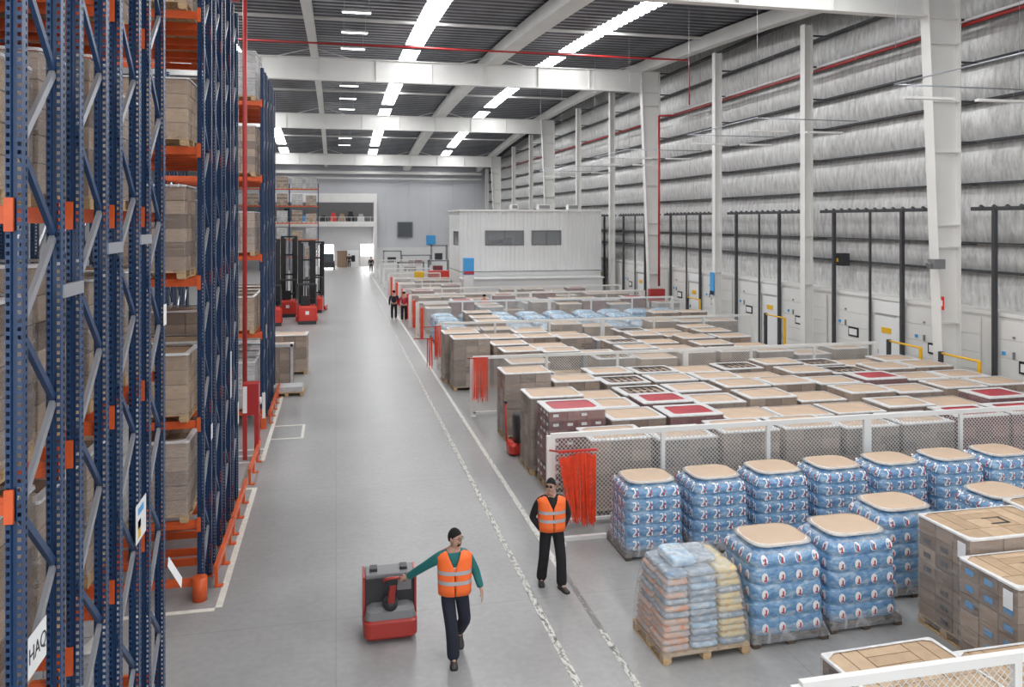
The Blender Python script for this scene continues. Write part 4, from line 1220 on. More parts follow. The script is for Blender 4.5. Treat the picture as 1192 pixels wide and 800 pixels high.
# cards hung on the nearest racks
def text_mesh(name, s, size, m, parent, M4):
    cu = bpy.data.curves.new(name, 'FONT'); cu.body = s; cu.size = size; cu.extrude = 0.0008; cu.align_x = 'CENTER'; cu.align_y = 'CENTER'
    o = bpy.data.objects.new(name, cu)
    me = bpy.data.meshes.new_from_object(o)
    bpy.data.objects.remove(o)
    me.transform(M4)
    me.materials.clear(); me.materials.append(M[m])
    o = bpy.data.objects.new(name, me); C.objects.link(o); o.parent = parent
    return o
FACE_X = Matrix(((0, 0, 1, 0), (1, 0, 0, 0), (0, 1, 0, 0), (0, 0, 0, 1)))     # text lying in the YZ plane, read from +X
t = empty('rack_sign', (-1.994, 6.04, 2.93), 0, 'white card reading HAQ on the nearest rack', 'sign')
MB().box(-0.004, 0.0, -0.17, 0.17, -0.14, 0.14).build('card', 'white_print', t)
text_mesh('lettering', 'HAQ', 0.15, 'black_print', t, Matrix.Translation((0.002, 0, 0)) @ FACE_X)
t = empty('rack_sign', (-1.994, 9.02, 2.72), 0, 'white card with yellow and blue print on the nearest racks', 'sign')
MB().box(-0.004, 0.0, -0.22, 0.22, -0.2, 0.2).build('card', 'white_print', t)
MB().box(0.0, 0.002, -0.14, -0.02, -0.16, 0.02).build('yellow_print', 'yellow', t); MB().box(0.0, 0.002, -0.14, 0.1, 0.08, 0.15).build('blue_print', 'blue_sign', t); MB().box(0.0, 0.002, -0.14, -0.02, -0.06, 0.02).build('red_print', 'red_print', t)
t = MB().box(-0.004, 0.0, 0, 0.18, -0.36, 0).build('rack_card', 'white_print', None, (-1.96, 10.2, 1.72)); t.rotation_euler = (0.3, -0.4, 0); tag(t, 'white card hanging askew off the last near rack', 'sign')
for k, (y, z, h, s) in enumerate(((10.15, 4.6, 0.25, 'upper white card on the last near rack'), (13.85, 2.25, 0.25, 'small white card low on the middle racks'), (16.3, 2.4, 0.9, 'long pale card on the middle racks'), (17.5, 1.6, 0.45, 'white card low on the far end of the middle racks'), (24.4, 2.4, 0.4, 'white card on the third racks'))):
    tag(MB().box(-0.004, 0.0, 0, 0.16, 0, h).build('rack_card', 'white_print', None, (-1.995, y, z)), s, 'sign')
# red hose cabinet between racks
t = empty('hose_cabinet', (-1.85, 20.45, 0), 0, 'red hose cabinet on posts between the middle and third racks', 'cabinet')
MB().box(-0.38, 0.0, 0.0, 0.4, 1.1, 1.85).build('cabinet_body', 'red_pipe', t)
MB().box(-0.37, -0.27, -0.012, 0.0, 1.15, 1.8).build('white_notice', 'white_print', t)
for (x, y) in ((-0.32, 0.05), (-0.05, 0.05), (-0.05, 0.35)): MB().box(x - 0.05, x + 0.05, y - 0.05, y + 0.05, 0, 1.1).build('leg', 'red_pipe', t)
b = MB(); b.tube([(0.0, 0.2, 1.4), (0.05, 0.2, 1.4)], 0.09, n=12); b.build('valve_wheel', 'white_print', t)
t = empty('post_protector', (-1.98, 23.45, 0), 0, 'white post with orange foot at the third racks', 'post'); MB().box(-0.04, 0.04, -0.04, 0.04, 0.3, 1.0).build('post', 'white_steel', t); MB().box(-0.07, 0.07, -0.07, 0.07, 0, 0.3).build('foot', 'rack_orange', t)

# goods on the floor past the racks
o = copy_tree(PROTO['brown'], (-2.75, 28.6, 0), 0, 'brown carton stack with a pale frame on the floor past the racks', 'floor goods past the third racks'); 
KD = kids(o)
MB().box(-0.03, 1.30, -0.06, -0.02, 1.5, 1.6).box(1.22, 1.30, -0.06, -0.02, 0.1, 1.6).build('pale_frame', 'carton_white', o)
t = empty('empty_pallet', (-2.15, 27.55, 0), 0, 'flat pallet with wrapped sheets lying on the aisle edge past the racks', 'pallet')
pallet_mb(1.1, 0.8).build('pallet', 'pallet_wood', t); MB().box(0.03, 1.05, 0.03, 0.77, PH, PH + 0.16).build('wrapped_sheets', 'carton_white', t)
for k, (kd, x, y, s) in enumerate((('brown', -2.35, 31.4, 'brown carton pallet standing at the aisle past the racks'), ('tall', -4.2, 32.2, 'tall carton pallet behind the framed stack past the racks'), ('white', -4.1, 35.0, 'white filmed pallet between racks and forklifts'), ('low', -2.9, 34.2, 'low carton pallet short of the forklifts'), ('white', -5.6, 36.5, 'white filmed pallet left of the forklifts'), ('white', -6.0, 48.0, 'white pallet behind the forklifts'))):
    copy_tree(PROTO[kd], (x, y, 0), j(0.05), s, 'floor goods past the third racks')
t = MB(); bag(t, 0, 0.7, 0, 0.6, 0, 0.25); tag(t.build('wrapped_bundle', 'pale_pack', None, (-3.85, 32.3, 1.79)), 'pale blue bundle on top of the tall carton pallet', 'bundle')

# ------------------------------------------------------------------ trucks
def wheel(b, c, r, wdt): b.tube([(c[0] - wdt / 2, c[1], c[2]), (c[0] + wdt / 2, c[1], c[2])], r, n=16, sm=False)
def reach_truck(loc, rz, label, mast_h):
    t = empty('forklift', loc, rz, label, 'forklift', 'red reach trucks on the left')
    b = MB(); b.rings([rrect(1.1, 0.9, 0.15, z, e, 3, -0.55, -0.45) for (z, e) in ((0.12, 0.02), (0.2, 0.0), (0.9, 0.0), (1.05, 0.05))], sm=False)
    b.build('chassis', 'red_paint', t)
    MB().box(-0.5, 0.5, -0.46, -0.40, 0.0, 0.20).build('skirt', 'charcoal', t)
    MB().box(-0.5, 0.5, 0.45, 0.95, 0.15, 1.05).build('battery_box', 'charcoal', t)
    MB().box(-0.35, 0.15, -0.25, 0.25, 1.05, 1.15).box(-0.35, 0.15, -0.32, -0.22, 1.1, 1.6).build('seat', 'black', t)
    MB().tube([(0.3, 0.35, 1.05), (0.28, 0.25, 1.35)], 0.02, n=6).tube([(0.18, 0.25, 1.36), (0.38, 0.25, 1.36)], 0.03, n=8).build('steering_wheel', 'black', t)
    b = MB()
    for x in (-0.5, 0.5): b.bar((x, -0.38, 1.0), (x, -0.15, 2.2), 0.06, 0.06); b.bar((x, 0.5, 1.0), (x, 0.5, 2.2), 0.06, 0.06)
    b.build('guard_posts', 'charcoal', t)
    b = MB()
    for q in range(7): b.box(-0.5 + q * 0.16, -0.46 + q * 0.16, -0.2, 0.55, 2.2, 2.24)
    b.box(-0.53, 0.53, -0.22, -0.16, 2.19, 2.25); b.box(-0.53, 0.53, 0.5, 0.56, 2.19, 2.25); b.build('overhead_guard', 'charcoal', t)
    m_ = MB()
    for x in (-0.40, 0.40): m_.box(x - 0.10, x + 0.10, 1.0, 1.20, 0.08, mast_h)
    for x in (-0.26, 0.26): m_.box(x - 0.07, x + 0.07, 1.02, 1.14, 0.1, mast_h - 0.15)
    for z in (0.4, mast_h * 0.25, mast_h * 0.5, mast_h * 0.75, mast_h - 0.1): m_.box(-0.42, 0.42, 1.02, 1.16, z, z + 0.10)
    m_.build('mast', 'black', t)
    m2 = MB().tube([(-0.12, 1.08, 0.3), (-0.12, 1.08, mast_h - 0.3)], 0.04, n=8).tube([(0.12, 1.08, 0.3), (0.12, 1.08, mast_h - 0.3)], 0.04, n=8); m2.build('lift_cylinder', 'grey_plastic', t)
    MB().box(-0.45, 0.45, 1.2, 1.26, 0.2, 0.75).build('fork_carriage', 'charcoal', t)
    for x in (-0.25, 0.25): MB().box(x - 0.06, x + 0.06, 1.24, 1.30, 0.06, 0.7).box(x - 0.06, x + 0.06, 1.28, 2.3, 0.06, 0.10).build('fork', 'dark_steel', t)
    for x in (-0.55, 0.55): MB().box(x - 0.07, x + 0.07, 0.9, 2.0, 0.08, 0.28).build('support_leg', 'red_paint', t)
    for (x, y) in ((-0.55, 1.9), (0.55, 1.9), (-0.3, -0.1), (0.3, -0.1)):
        b = MB(); wheel(b, (x, y, 0.13), 0.13, 0.12); b.build('wheel', 'rubber', t)
    MB().box(-0.10, 0.10, -0.47, -0.455, 0.55, 0.75).build('panel_mark', 'white_print', t)
reach_truck((-1.6, 46.9, 0), 0.05, 'nearer red forklift with a tall black mast beside the left racks', 4.7)
reach_truck((-1.35, 52.5, 0), -0.1, 'farther red forklift at the edge of the aisle', 4.5)
reach_truck((-3.5, 46.4, 0), 0.1, 'forklift with black mast, mostly hidden left of the nearest red one', 4.8)
reach_truck((-2.85, 50.6, 0), 0.0, 'forklift standing between the two red ones, dark mast raised', 4.9)

# walk-behind pallet truck being pulled by the man
t = empty('pallet_truck', (0.745, 11.45, 0), 0.0, 'red and black electric pallet truck pulled by the man in green', 'pallet truck')
b = MB(); b.rings([rrect(0.74, 0.46, 0.10, z, e, 4, -0.37, -0.30) for (z, e) in ((0.05, 0.03), (0.09, 0.0), (0.28, 0.0), (0.32, 0.03))], sm=False); b.build('bumper_skirt', 'truck_red', t)
b = MB(); b.rings([rrect(0.70, 0.42, 0.09, z, e, 4, -0.35, -0.28) for (z, e) in ((0.32, 0.0), (0.42, 0.02), (0.46, 0.10))], sm=False); b.build('motor_cover', 'grey_plastic', t)
MB().box(-0.36, 0.36, -0.02, 0.30, 0.12, 0.80).build('battery_box', 'charcoal', t, bevel=0.02)
MB().box(-0.375, -0.345, -0.06, 0.32, 0.10, 0.84).build('side_edge', 'truck_red', t); MB().box(0.345, 0.375, -0.06, 0.32, 0.10, 0.84).build('side_edge', 'truck_red', t)
MB().box(-0.34, 0.34, -0.05, 0.28, 0.80, 0.86).build('top_cover', 'grey_plastic', t, bevel=0.015)
for x in (-0.22, 0.2): MB().box(x - 0.05, x + 0.05, 0.05, 0.2, 0.86, 0.90).build('battery_catch', 'charcoal', t)
MB().box(0.1, 0.3, -0.06, -0.03, 0.62, 0.76).build('instrument_panel', 'grey_plastic', t)
th = empty('tiller', (0, 0, 0)); th.parent = t
MB().tube([(0, -0.16, 0.42), (0, -0.16, 0.56)], 0.10, n=14).build('tiller_base', 'charcoal', th)
MB().bar((0, -0.18, 0.46), (0.02, -0.42, 0.90), 0.085, 0.06).build('tiller_arm', 'truck_red', th)
HX, HY, HZ = 0.03, -0.47, 0.97
b = MB(); b.box(-0.07, 0.08, -0.47, -0.37, 0.88, 0.97); b.build('tiller_head', 'black', th)
b = MB(); b.tube([(-0.10, -0.45, 0.93), (-0.10, -0.52, 0.99), (-0.02, -0.54, 1.01), (0.10, -0.54, 1.01), (0.17, -0.52, 0.99), (0.17, -0.45, 0.93)], 0.019, n=8); b.build('grip_loop', 'truck_red', th)
for x in (-0.18, 0.18): MB().box(x - 0.08, x + 0.08, 0.30, 1.45, 0.08, 0.14).build('fork', 'dark_steel', t)
for x in (-0.26, 0.26):
    b = MB(); wheel(b, (x, -0.05, 0.06), 0.06, 0.07); b.build('wheel', 'rubber', t)
for x in (-0.18, 0.18):
    b = MB(); wheel(b, (x, 1.35, 0.04), 0.04, 0.09); b.build('wheel', 'rubber', t)

# hand pallet truck parked between pallets
t = empty('hand_pallet_truck', (4.38, 19.55, 0), -1.5, 'red hand pallet truck parked between tall pallets at the aisle', 'pallet truck')
b = MB(); b.rings([rrect(0.5, 0.35, 0.12, z, e, 3, -0.25, -0.2) for (z, e) in ((0.05, 0.02), (0.25, 0.0), (0.33, 0.04))], sm=False); b.build('body', 'red_paint', t)
b = MB(); b.rings([rrect(0.42, 0.3, 0.12, z, e, 3, -0.16, -0.05) for (z, e) in ((0.33, 0.0), (0.95, 0.0), (1.05, 0.08))], sm=True); b.build('motor_housing', 'charcoal', t)
MB().tube([(-0.12, -0.18, 0.3), (-0.16, -0.2, 1.25)], 0.025, n=8).build('tiller_arm', 'red_paint', t)
MB().tube([(-0.24, -0.2, 1.28), (-0.08, -0.2, 1.28)], 0.03, n=8).build('grip', 'black', t)
for x in (-0.15, 0.15): MB().box(x - 0.08, x + 0.08, 0.15, 1.2, 0.06, 0.11).build('fork', 'dark_steel', t)
b = MB(); wheel(b, (0, -0.05, 0.07), 0.07, 0.2); b.build('wheel', 'rubber', t)

# small things at the far end
t = empty('van', (-0.9, 98.5, 0), 0, 'small dark tug vehicle at the far left end of the aisle', 'vehicle')
b = MB(); b.rings([rrect(1.5, 2.2, 0.2, z, e, 3, -0.75, -1.1) for (z, e) in ((0.25, 0.0), (0.9, 0.0), (1.0, 0.08))], sm=False); b.build('body', 'charcoal', t)
MB().box(-0.65, 0.65, -0.3, 0.9, 1.0, 1.9).build('cab', 'dark_glass', t)
b = MB()
for (x, y) in ((-0.7, -0.7), (0.7, -0.7), (-0.7, 0.7), (0.7, 0.7)): wheel(b, (x, y, 0.25), 0.25, 0.15)
b.build('wheels', 'rubber', t); t.name = 'tow_tractor'
tag(MB().box(-0.8, 0.8, -0.3, 0.3, 0, 2.0, tone=0.6).box(-0.85, 0.85, -0.35, 0.35, 1.95, 2.05).build('crate', 'carton_brown', None, (0.95, 103.0, 0)), 'brown crate against the far wall at the aisle end', 'crate')
t = empty('white_cabinet', (2.3 - 0.2, 102.5, 0), 0, 'white cabinet with dark blue panel at the aisle end', 'cabinet'); MB().box(-0.7, 0.7, -0.3, 0.3, 0, 2.1).build('cabinet_body', 'door_white', t); MB().box(-0.2, 0.25, -0.34, -0.3, 0.7, 1.5).build('panel', 'navy_cloth', t)
for k, (x, y, z, m, s, c) in enumerate(((8.8, 52.2, 0.0, 'blue_sign', 'tall blue machine beside the office box', 'machine'),)):
    t = empty('blue_cooler', (x - 0.3, y - 0.3, 0), 0, s, c); MB().box(-0.33, 0.33, -0.3, 0.3, 0, 2.3).build('cabinet_body', 'white_panel', t); MB().box(-0.33, 0.33, -0.33, -0.3, 2.4, 3.4).box(-0.33, 0.33, -0.3, 0.3, 2.3, 3.4).build('blue_hood', m, t)
    MB().box(-0.33, 0.33, -0.34, -0.33, 2.35, 2.55).build('band', 'red_print', t)
tag(MB().box(-0.6, 0.6, -0.08, 0, 0, 1.2).build('wall_sign', 'blue_sign', None, (12.3, YB - 0.12, 2.7)), 'blue square sign on the far wall left of the office', 'sign')
for k, (x, y, m, s) in enumerate(((6.3, 62, 'yellow', 'orange-yellow bin beyond the far fences'), (8.1, 63, 'red_paint', 'long red bin beyond the far fences'), (9.0, 58.5, 'red_paint', 'small red bin beside the office wall'))):
    t = empty('bin', (x, y, 0), 0, s, 'bin'); wd = (0.35, 1.0, 0.2)[k]
    MB().box(-wd, wd, -0.3, 0.3, 1.2, 1.9).build('bin_body', m, t); MB().box(-wd, wd, -0.3, 0.3, 0, 1.2).build('stand', ('white_panel', 'blue_sign', 'white_panel')[k], t)
for k, (x, y, hh, ww) in enumerate(((6.0, 88, 2.6, 1.0), (8.4, 86, 2.2, 1.6), (11.0, 87, 3.2, 0.9), (9.8, 78, 2.0, 1.0), (7.2, 79, 1.8, 1.3), (12.5, 80, 2.4, 1.0))):
    t = empty('packing_machine', (x, y, 0), 0, 'pale packing machine near the far wall, %s of six from the left side' % ORD[k], 'machine', 'packing machines near the far wall')
    MB().box(-ww, ww, -0.5, 0.5, 0.3, hh * 0.5).build('machine_body', 'white_panel', t)
    MB().box(-ww, -ww + 0.12, -0.4, 0.4, hh * 0.5, hh).box(ww - 0.12, ww, -0.4, 0.4, hh * 0.5, hh).box(-ww, ww, -0.4, 0.4, hh - 0.12, hh).build('gantry', 'grey_plastic', t)
    MB().box(-ww * 0.5, ww * 0.4, -0.2, 0.2, hh * 0.5, hh * 0.72).build('head', 'carton_red' if k % 2 else 'charcoal', t)
    MB().box(-ww, -ww + 0.1, -0.4, 0.4, 0, 0.3).box(ww - 0.1, ww, -0.4, 0.4, 0, 0.3).build('feet', 'dark_steel', t)
# ------------------------------------------------------------------ people
def skin_mesh(name, V, E, m, parent, root=0, sub=2):
    """V: list of (x, y, z, rx, ry); E: edges; grown with a Skin modifier and baked"""
    me = bpy.data.meshes.new(name)
    me.from_pydata([v[:3] for v in V], E, [])
    o = bpy.data.objects.new(name, me); C.objects.link(o)
    o.modifiers.new('skin', 'SKIN').use_smooth_shade = True
    if not me.skin_vertices: raise RuntimeError('no skin layer')
    for i, v in enumerate(V):
        sv = me.skin_vertices[0].data[i]; sv.radius = (v[3], v[4] if len(v) > 4 else v[3]); sv.use_root = (i == root)
    s = o.modifiers.new('sub', 'SUBSURF'); s.levels = sub; s.render_levels = sub
    bpy.context.view_layer.update()
    dg = bpy.context.evaluated_depsgraph_get()
    me2 = bpy.data.meshes.new_from_object(o.evaluated_get(dg))
    bpy.data.objects.remove(o); bpy.data.meshes.remove(me)
    for p in me2.polygons: p.use_smooth = True
    me2.materials.clear(); me2.materials.append(M[m])
    o = bpy.data.objects.new(name, me2); C.objects.link(o); o.parent = parent
    return o
def smooth_remesh(o): return o
def lerp(a, b, t): return tuple(a[i] + (b[i] - a[i]) * t for i in range(3))
def hand_chain(V, E, wrist_i, wrist, d, side, palm_n, curl=0.5, scale=1.0):
    """palm, four fingers and a thumb growing from the wrist; d: direction of the hand, side: towards the thumb, palm_n: way the fingers curl"""
    d = Vector(d).normalized(); sd = Vector(side); sd = (sd - d * sd.dot(d)).normalized(); pn = d.cross(sd)
    if pn.dot(Vector(palm_n)) < 0: pn = -pn
    W = Vector(wrist)
    def add(p, r, link, ry=None):
        V.append((p.x, p.y, p.z, r, ry or r)); E.append((link, len(V) - 1)); return len(V) - 1
    palm = add(W + d * 0.045 * scale, 0.030 * scale, wrist_i, 0.017 * scale)
    for k, (off, ln) in enumerate(((0.028, 0.078), (0.009, 0.086), (-0.010, 0.080), (-0.028, 0.062))):
        kn = W + d * 0.088 * scale + sd * off * scale
        i = add(kn, 0.0095 * scale, palm)
        p = kn; dd = d.copy()
        for s, f in enumerate((0.42, 0.32, 0.26)):
            ang = curl * (0.55, 0.9, 0.7)[s]
            dd = (dd * math.cos(ang) + pn * math.sin(ang)).normalized()
            p = p + dd * ln * f * scale
            i = add(p, (0.0088, 0.008, 0.0068)[s] * scale, i)
    a = add(W + d * 0.03 * scale + sd * 0.036 * scale, 0.012 * scale, palm)
    c = add(W + d * 0.06 * scale + sd * 0.055 * scale + pn * 0.012 * scale, 0.0105 * scale, a)
    add(W + d * 0.085 * scale + sd * 0.055 * scale + pn * 0.025 * scale, 0.0085 * scale, c)
def head_parts(parent, c, yaw, hair_style, glasses=False, tilt=0.0, beard=False):
    """features placed on the head; c is the head centre, yaw the facing (0 = towards -y)"""
    R = Matrix.Translation(c) @ Matrix.Rotation(yaw, 4, 'Z') @ Matrix.Rotation(tilt, 4, 'X')
    def P(x, y, z): return R @ Vector((x, y, z))
    # hair: a cap over the skull with a hairline
    b = MB(); rings = []
    nu = 20
    for jn in range(0, 9):
        t = PI * (0.03 + 0.60 * jn / 8)              # from crown downwards
        ring = []
        for k in range(nu):
            a = 2 * PI * k / nu
            fr = max(0.0, -math.sin(a)); bk = max(0.0, math.sin(a))
            tt = min(t, PI * (0.55 + 0.11 * bk - 0.19 * fr ** 0.6))
            x = 0.083 * math.sin(tt) * math.cos(a); y = 0.104 * math.sin(tt) * math.sin(a) + 0.004; z = 0.126 * math.cos(tt) + 0.008
            k2 = 1.0 + 0.018 * math.sin(7 * a + jn) * (1 if jn < 7 else 0.3)
            ring.append(P(x * k2, y * k2, z * k2))
        rings.append(ring)
    b.rings(rings, cap0=True, cap1=False); hair = b.build('hair', 'hair', parent)
    for s in (-1, 1):
        b = MB(); b.ell((0, 0, 0), (0.012, 0.006, 0.006), nu=8, nv=6); me = b.build('eye', 'eye_white', parent); me.matrix_local = R @ Matrix.Translation((s * 0.031, -0.086, 0.008))
        b = MB(); b.ell((0, 0, 0), (0.005, 0.003, 0.005), nu=8, nv=6); q = b.build('iris', 'black', me); q.location = (0, -0.0055, 0)
        b = MB(); b.ell((0, 0, 0), (0.017, 0.005, 0.004), nu=8, nv=6); e = b.build('eyebrow', 'hair', parent); e.matrix_local = R @ Matrix.Translation((s * 0.031, -0.090, 0.026)) @ Matrix.Rotation(-s * 0.12, 4, 'Y')
        b = MB(); b.ell((0, 0, 0), (0.009, 0.018, 0.030), nu=8, nv=6); e = b.build('ear', 'skin', parent); e.matrix_local = R @ Matrix.Translation((s * 0.080, 0.005, 0.0))
    b = MB(); b.ell((0, 0, 0), (0.022, 0.006, 0.007), nu=10, nv=6); e = b.build('mouth', 'lips', parent); e.matrix_local = R @ Matrix.Translation((0, -0.085, -0.058))
    if glasses:
        b = MB()
        for s in (-1, 1):
            pts = [P(s * 0.031 + 0.023 * math.cos(a), -0.102, 0.008 + 0.017 * math.sin(a)) for a in [2 * PI * k / 12 for k in range(13)]]
            b.tube(pts, 0.0022, n=5, caps=False); b.tube([P(s * 0.054, -0.100, 0.012), P(s * 0.082, 0.0, 0.012)], 0.002, n=5)
        b.tube([P(-0.008, -0.102, 0.010), P(0.008, -0.102, 0.010)], 0.002, n=5)
        g = b.build('glasses', 'black', parent)
        if glasses == 'dark':
            b = MB()
            for s in (-1, 1):
                st = len(b.v); b.v += [tuple(P(s * 0.031 + 0.023 * math.cos(2 * PI * k / 12), -0.102, 0.008 + 0.017 * math.sin(2 * PI * k / 12))) for k in range(12)]
                b.face([st + k for k in range(12)])
            b.build('lenses', 'black', g)
    if beard:
        b = MB(); rings = []
        for (z, rx, ry) in ((-0.035, 0.070, 0.086), (-0.06, 0.064, 0.084), (-0.085, 0.052, 0.076), (-0.105, 0.032, 0.060)):
            rings.append([P(rx * math.cos(a), -0.002 + ry * math.sin(a) * 1.0, z) for a in [PI + PI * k / 12 for k in range(13)]])
        b.rings(rings, cap0=False, cap1=False, closed=False, skip=lambda i, k: i == 0 and 4 <= k <= 7)
        b.build('stubble', 'hair', parent)
def head_chain(V, E, neck_i, c, yaw, tilt=0.0):
    R = Matrix.Rotation(yaw, 3, 'Z') @ Matrix.Rotation(tilt, 3, 'X'); c = Vector(c)
    def add(x, y, z, rx, ry, link):
        p = c + R @ Vector((x, y, z)); V.append((p.x, p.y, p.z, rx, ry)); E.append((link, len(V) - 1)); return len(V) - 1
    a = add(0, 0.01, -0.10, 0.056, 0.06, neck_i)
    m_ = add(0, -0.005, -0.055, 0.072, 0.080, a)
    d = add(0, 0.0, 0.01, 0.083, 0.098, m_)
    e = add(0, 0.005, 0.065, 0.078, 0.092, d)
    add(0, 0.005, 0.098, 0.045, 0.055, e)
    n_ = add(0, -0.085, -0.010, 0.010, 0.010, m_)
    add(0, -0.108, -0.020, 0.009, 0.009, n_)
    add(0, -0.075, -0.092, 0.018, 0.014, a)

def shoe(parent, ankle, toe_dir, pitch=0.0):
    """a shoe with sole; ankle: floor point below the ankle"""
    t = empty('shoe'); t.parent = parent
    ang = math.atan2(toe_dir[1], toe_dir[0]) + PI / 2
    t.matrix_local = Matrix.Translation(ankle) @ Matrix.Rotation(ang, 4, 'Z') @ Matrix.Rotation(pitch, 4, 'X')
    prof = [(0.085, 0.030, 0.075), (0.06, 0.040, 0.105), (0.0, 0.043, 0.112), (-0.06, 0.044, 0.085), (-0.12, 0.050, 0.060), (-0.165, 0.046, 0.048), (-0.195, 0.028, 0.038)]
    b = MB(); R = []
    for (y, wx, h) in prof:
        R.append([(wx * math.cos(a) * (1.0 if math.sin(a) < 0.2 else 0.86), y, 0.02 + (h - 0.02) * max(0.0, math.sin(a))) for a in [2 * PI * k / 14 for k in range(14)]])
    b.rings(R).tube([(0, 0.01, 0.04), (0, 0.004, 0.10), (0, 0.0, 0.18)], [0.05, 0.05, 0.052], n=12); b.build('upper', 'shoe', t)
    b = MB(); b.rings([[(wx * 1.06, y, z) for (y, wx, h) in prof] + [(-wx * 1.06, y, z) for (y, wx, h) in reversed(prof)] for z in (0.0, 0.024)], sm=False); b.build('sole', 'black', t)

def vest(parent, tor, m='vest_orange'):
    """tor: list of (centre x, y, z, half-width, half-depth, yaw); an open V at the front"""
    b = MB(); n = 48; R = []; nr = len(tor); vs = nr - 7
    for (cx, cy, cz, rx, ry, yw) in tor:
        ring = []
        i_ = len(R); gap = math.radians(0.6)
        if i_ >= vs:
            q_ = (i_ - vs) / 6.0; ex_ = 2.6 - 0.5 * q_; gap = math.asin(min(0.9, ((0.010 + 0.080 * q_) / rx) ** (ex_ / 2)))
        for k in range(n):
            a = -PI / 2 + gap + (2 * PI - 2 * gap) * k / (n - 1)
            ex = 2.6 - 0.5 * max(0, i_ - vs) / 6.0
            ca, sa = math.cos(a), math.sin(a)
            x = rx * math.copysign(abs(ca) ** (2 / ex), ca); y = ry * math.copysign(abs(sa) ** (2 / ex), sa)
            # hem flares with soft folds
            fold = 1 + 0.025 * math.sin(a * 6) * max(0, 1 - (len(R)) / 3)
            x *= fold; y *= fold
            ring.append((cx + x * math.cos(yw) - y * math.sin(yw), cy + x * math.sin(yw) + y * math.cos(yw), cz))
        R.append(ring)
    b.rings(R, cap0=False, cap1=False, closed=False)
    o = b.build('safety_vest', m, parent)
    sl = o.modifiers.new('thick', 'SOLIDIFY'); sl.thickness = 0.012; sl.offset = 1
    # two silver bands
    for (i0, i1) in ((2, 3), (5, 6)):
        bb = MB(); rr_ = []
        for i in (i0, i1):
            cx, cy, cz = tor[i][0], tor[i][1], tor[i][2]
            rr_.append([(cx + (p[0] - cx) * 1.055 , cy + (p[1] - cy) * 1.085, p[2]) for p in R[i]])
        # keep the band 5 cm high
        z0 = rr_[0][0][2]; rr_[1] = [(p[0], p[1], z0 + 0.052) for p in rr_[1]]
        bb.rings(rr_, cap0=False, cap1=False); bb.build('reflective_band', 'reflective', o)
    return o

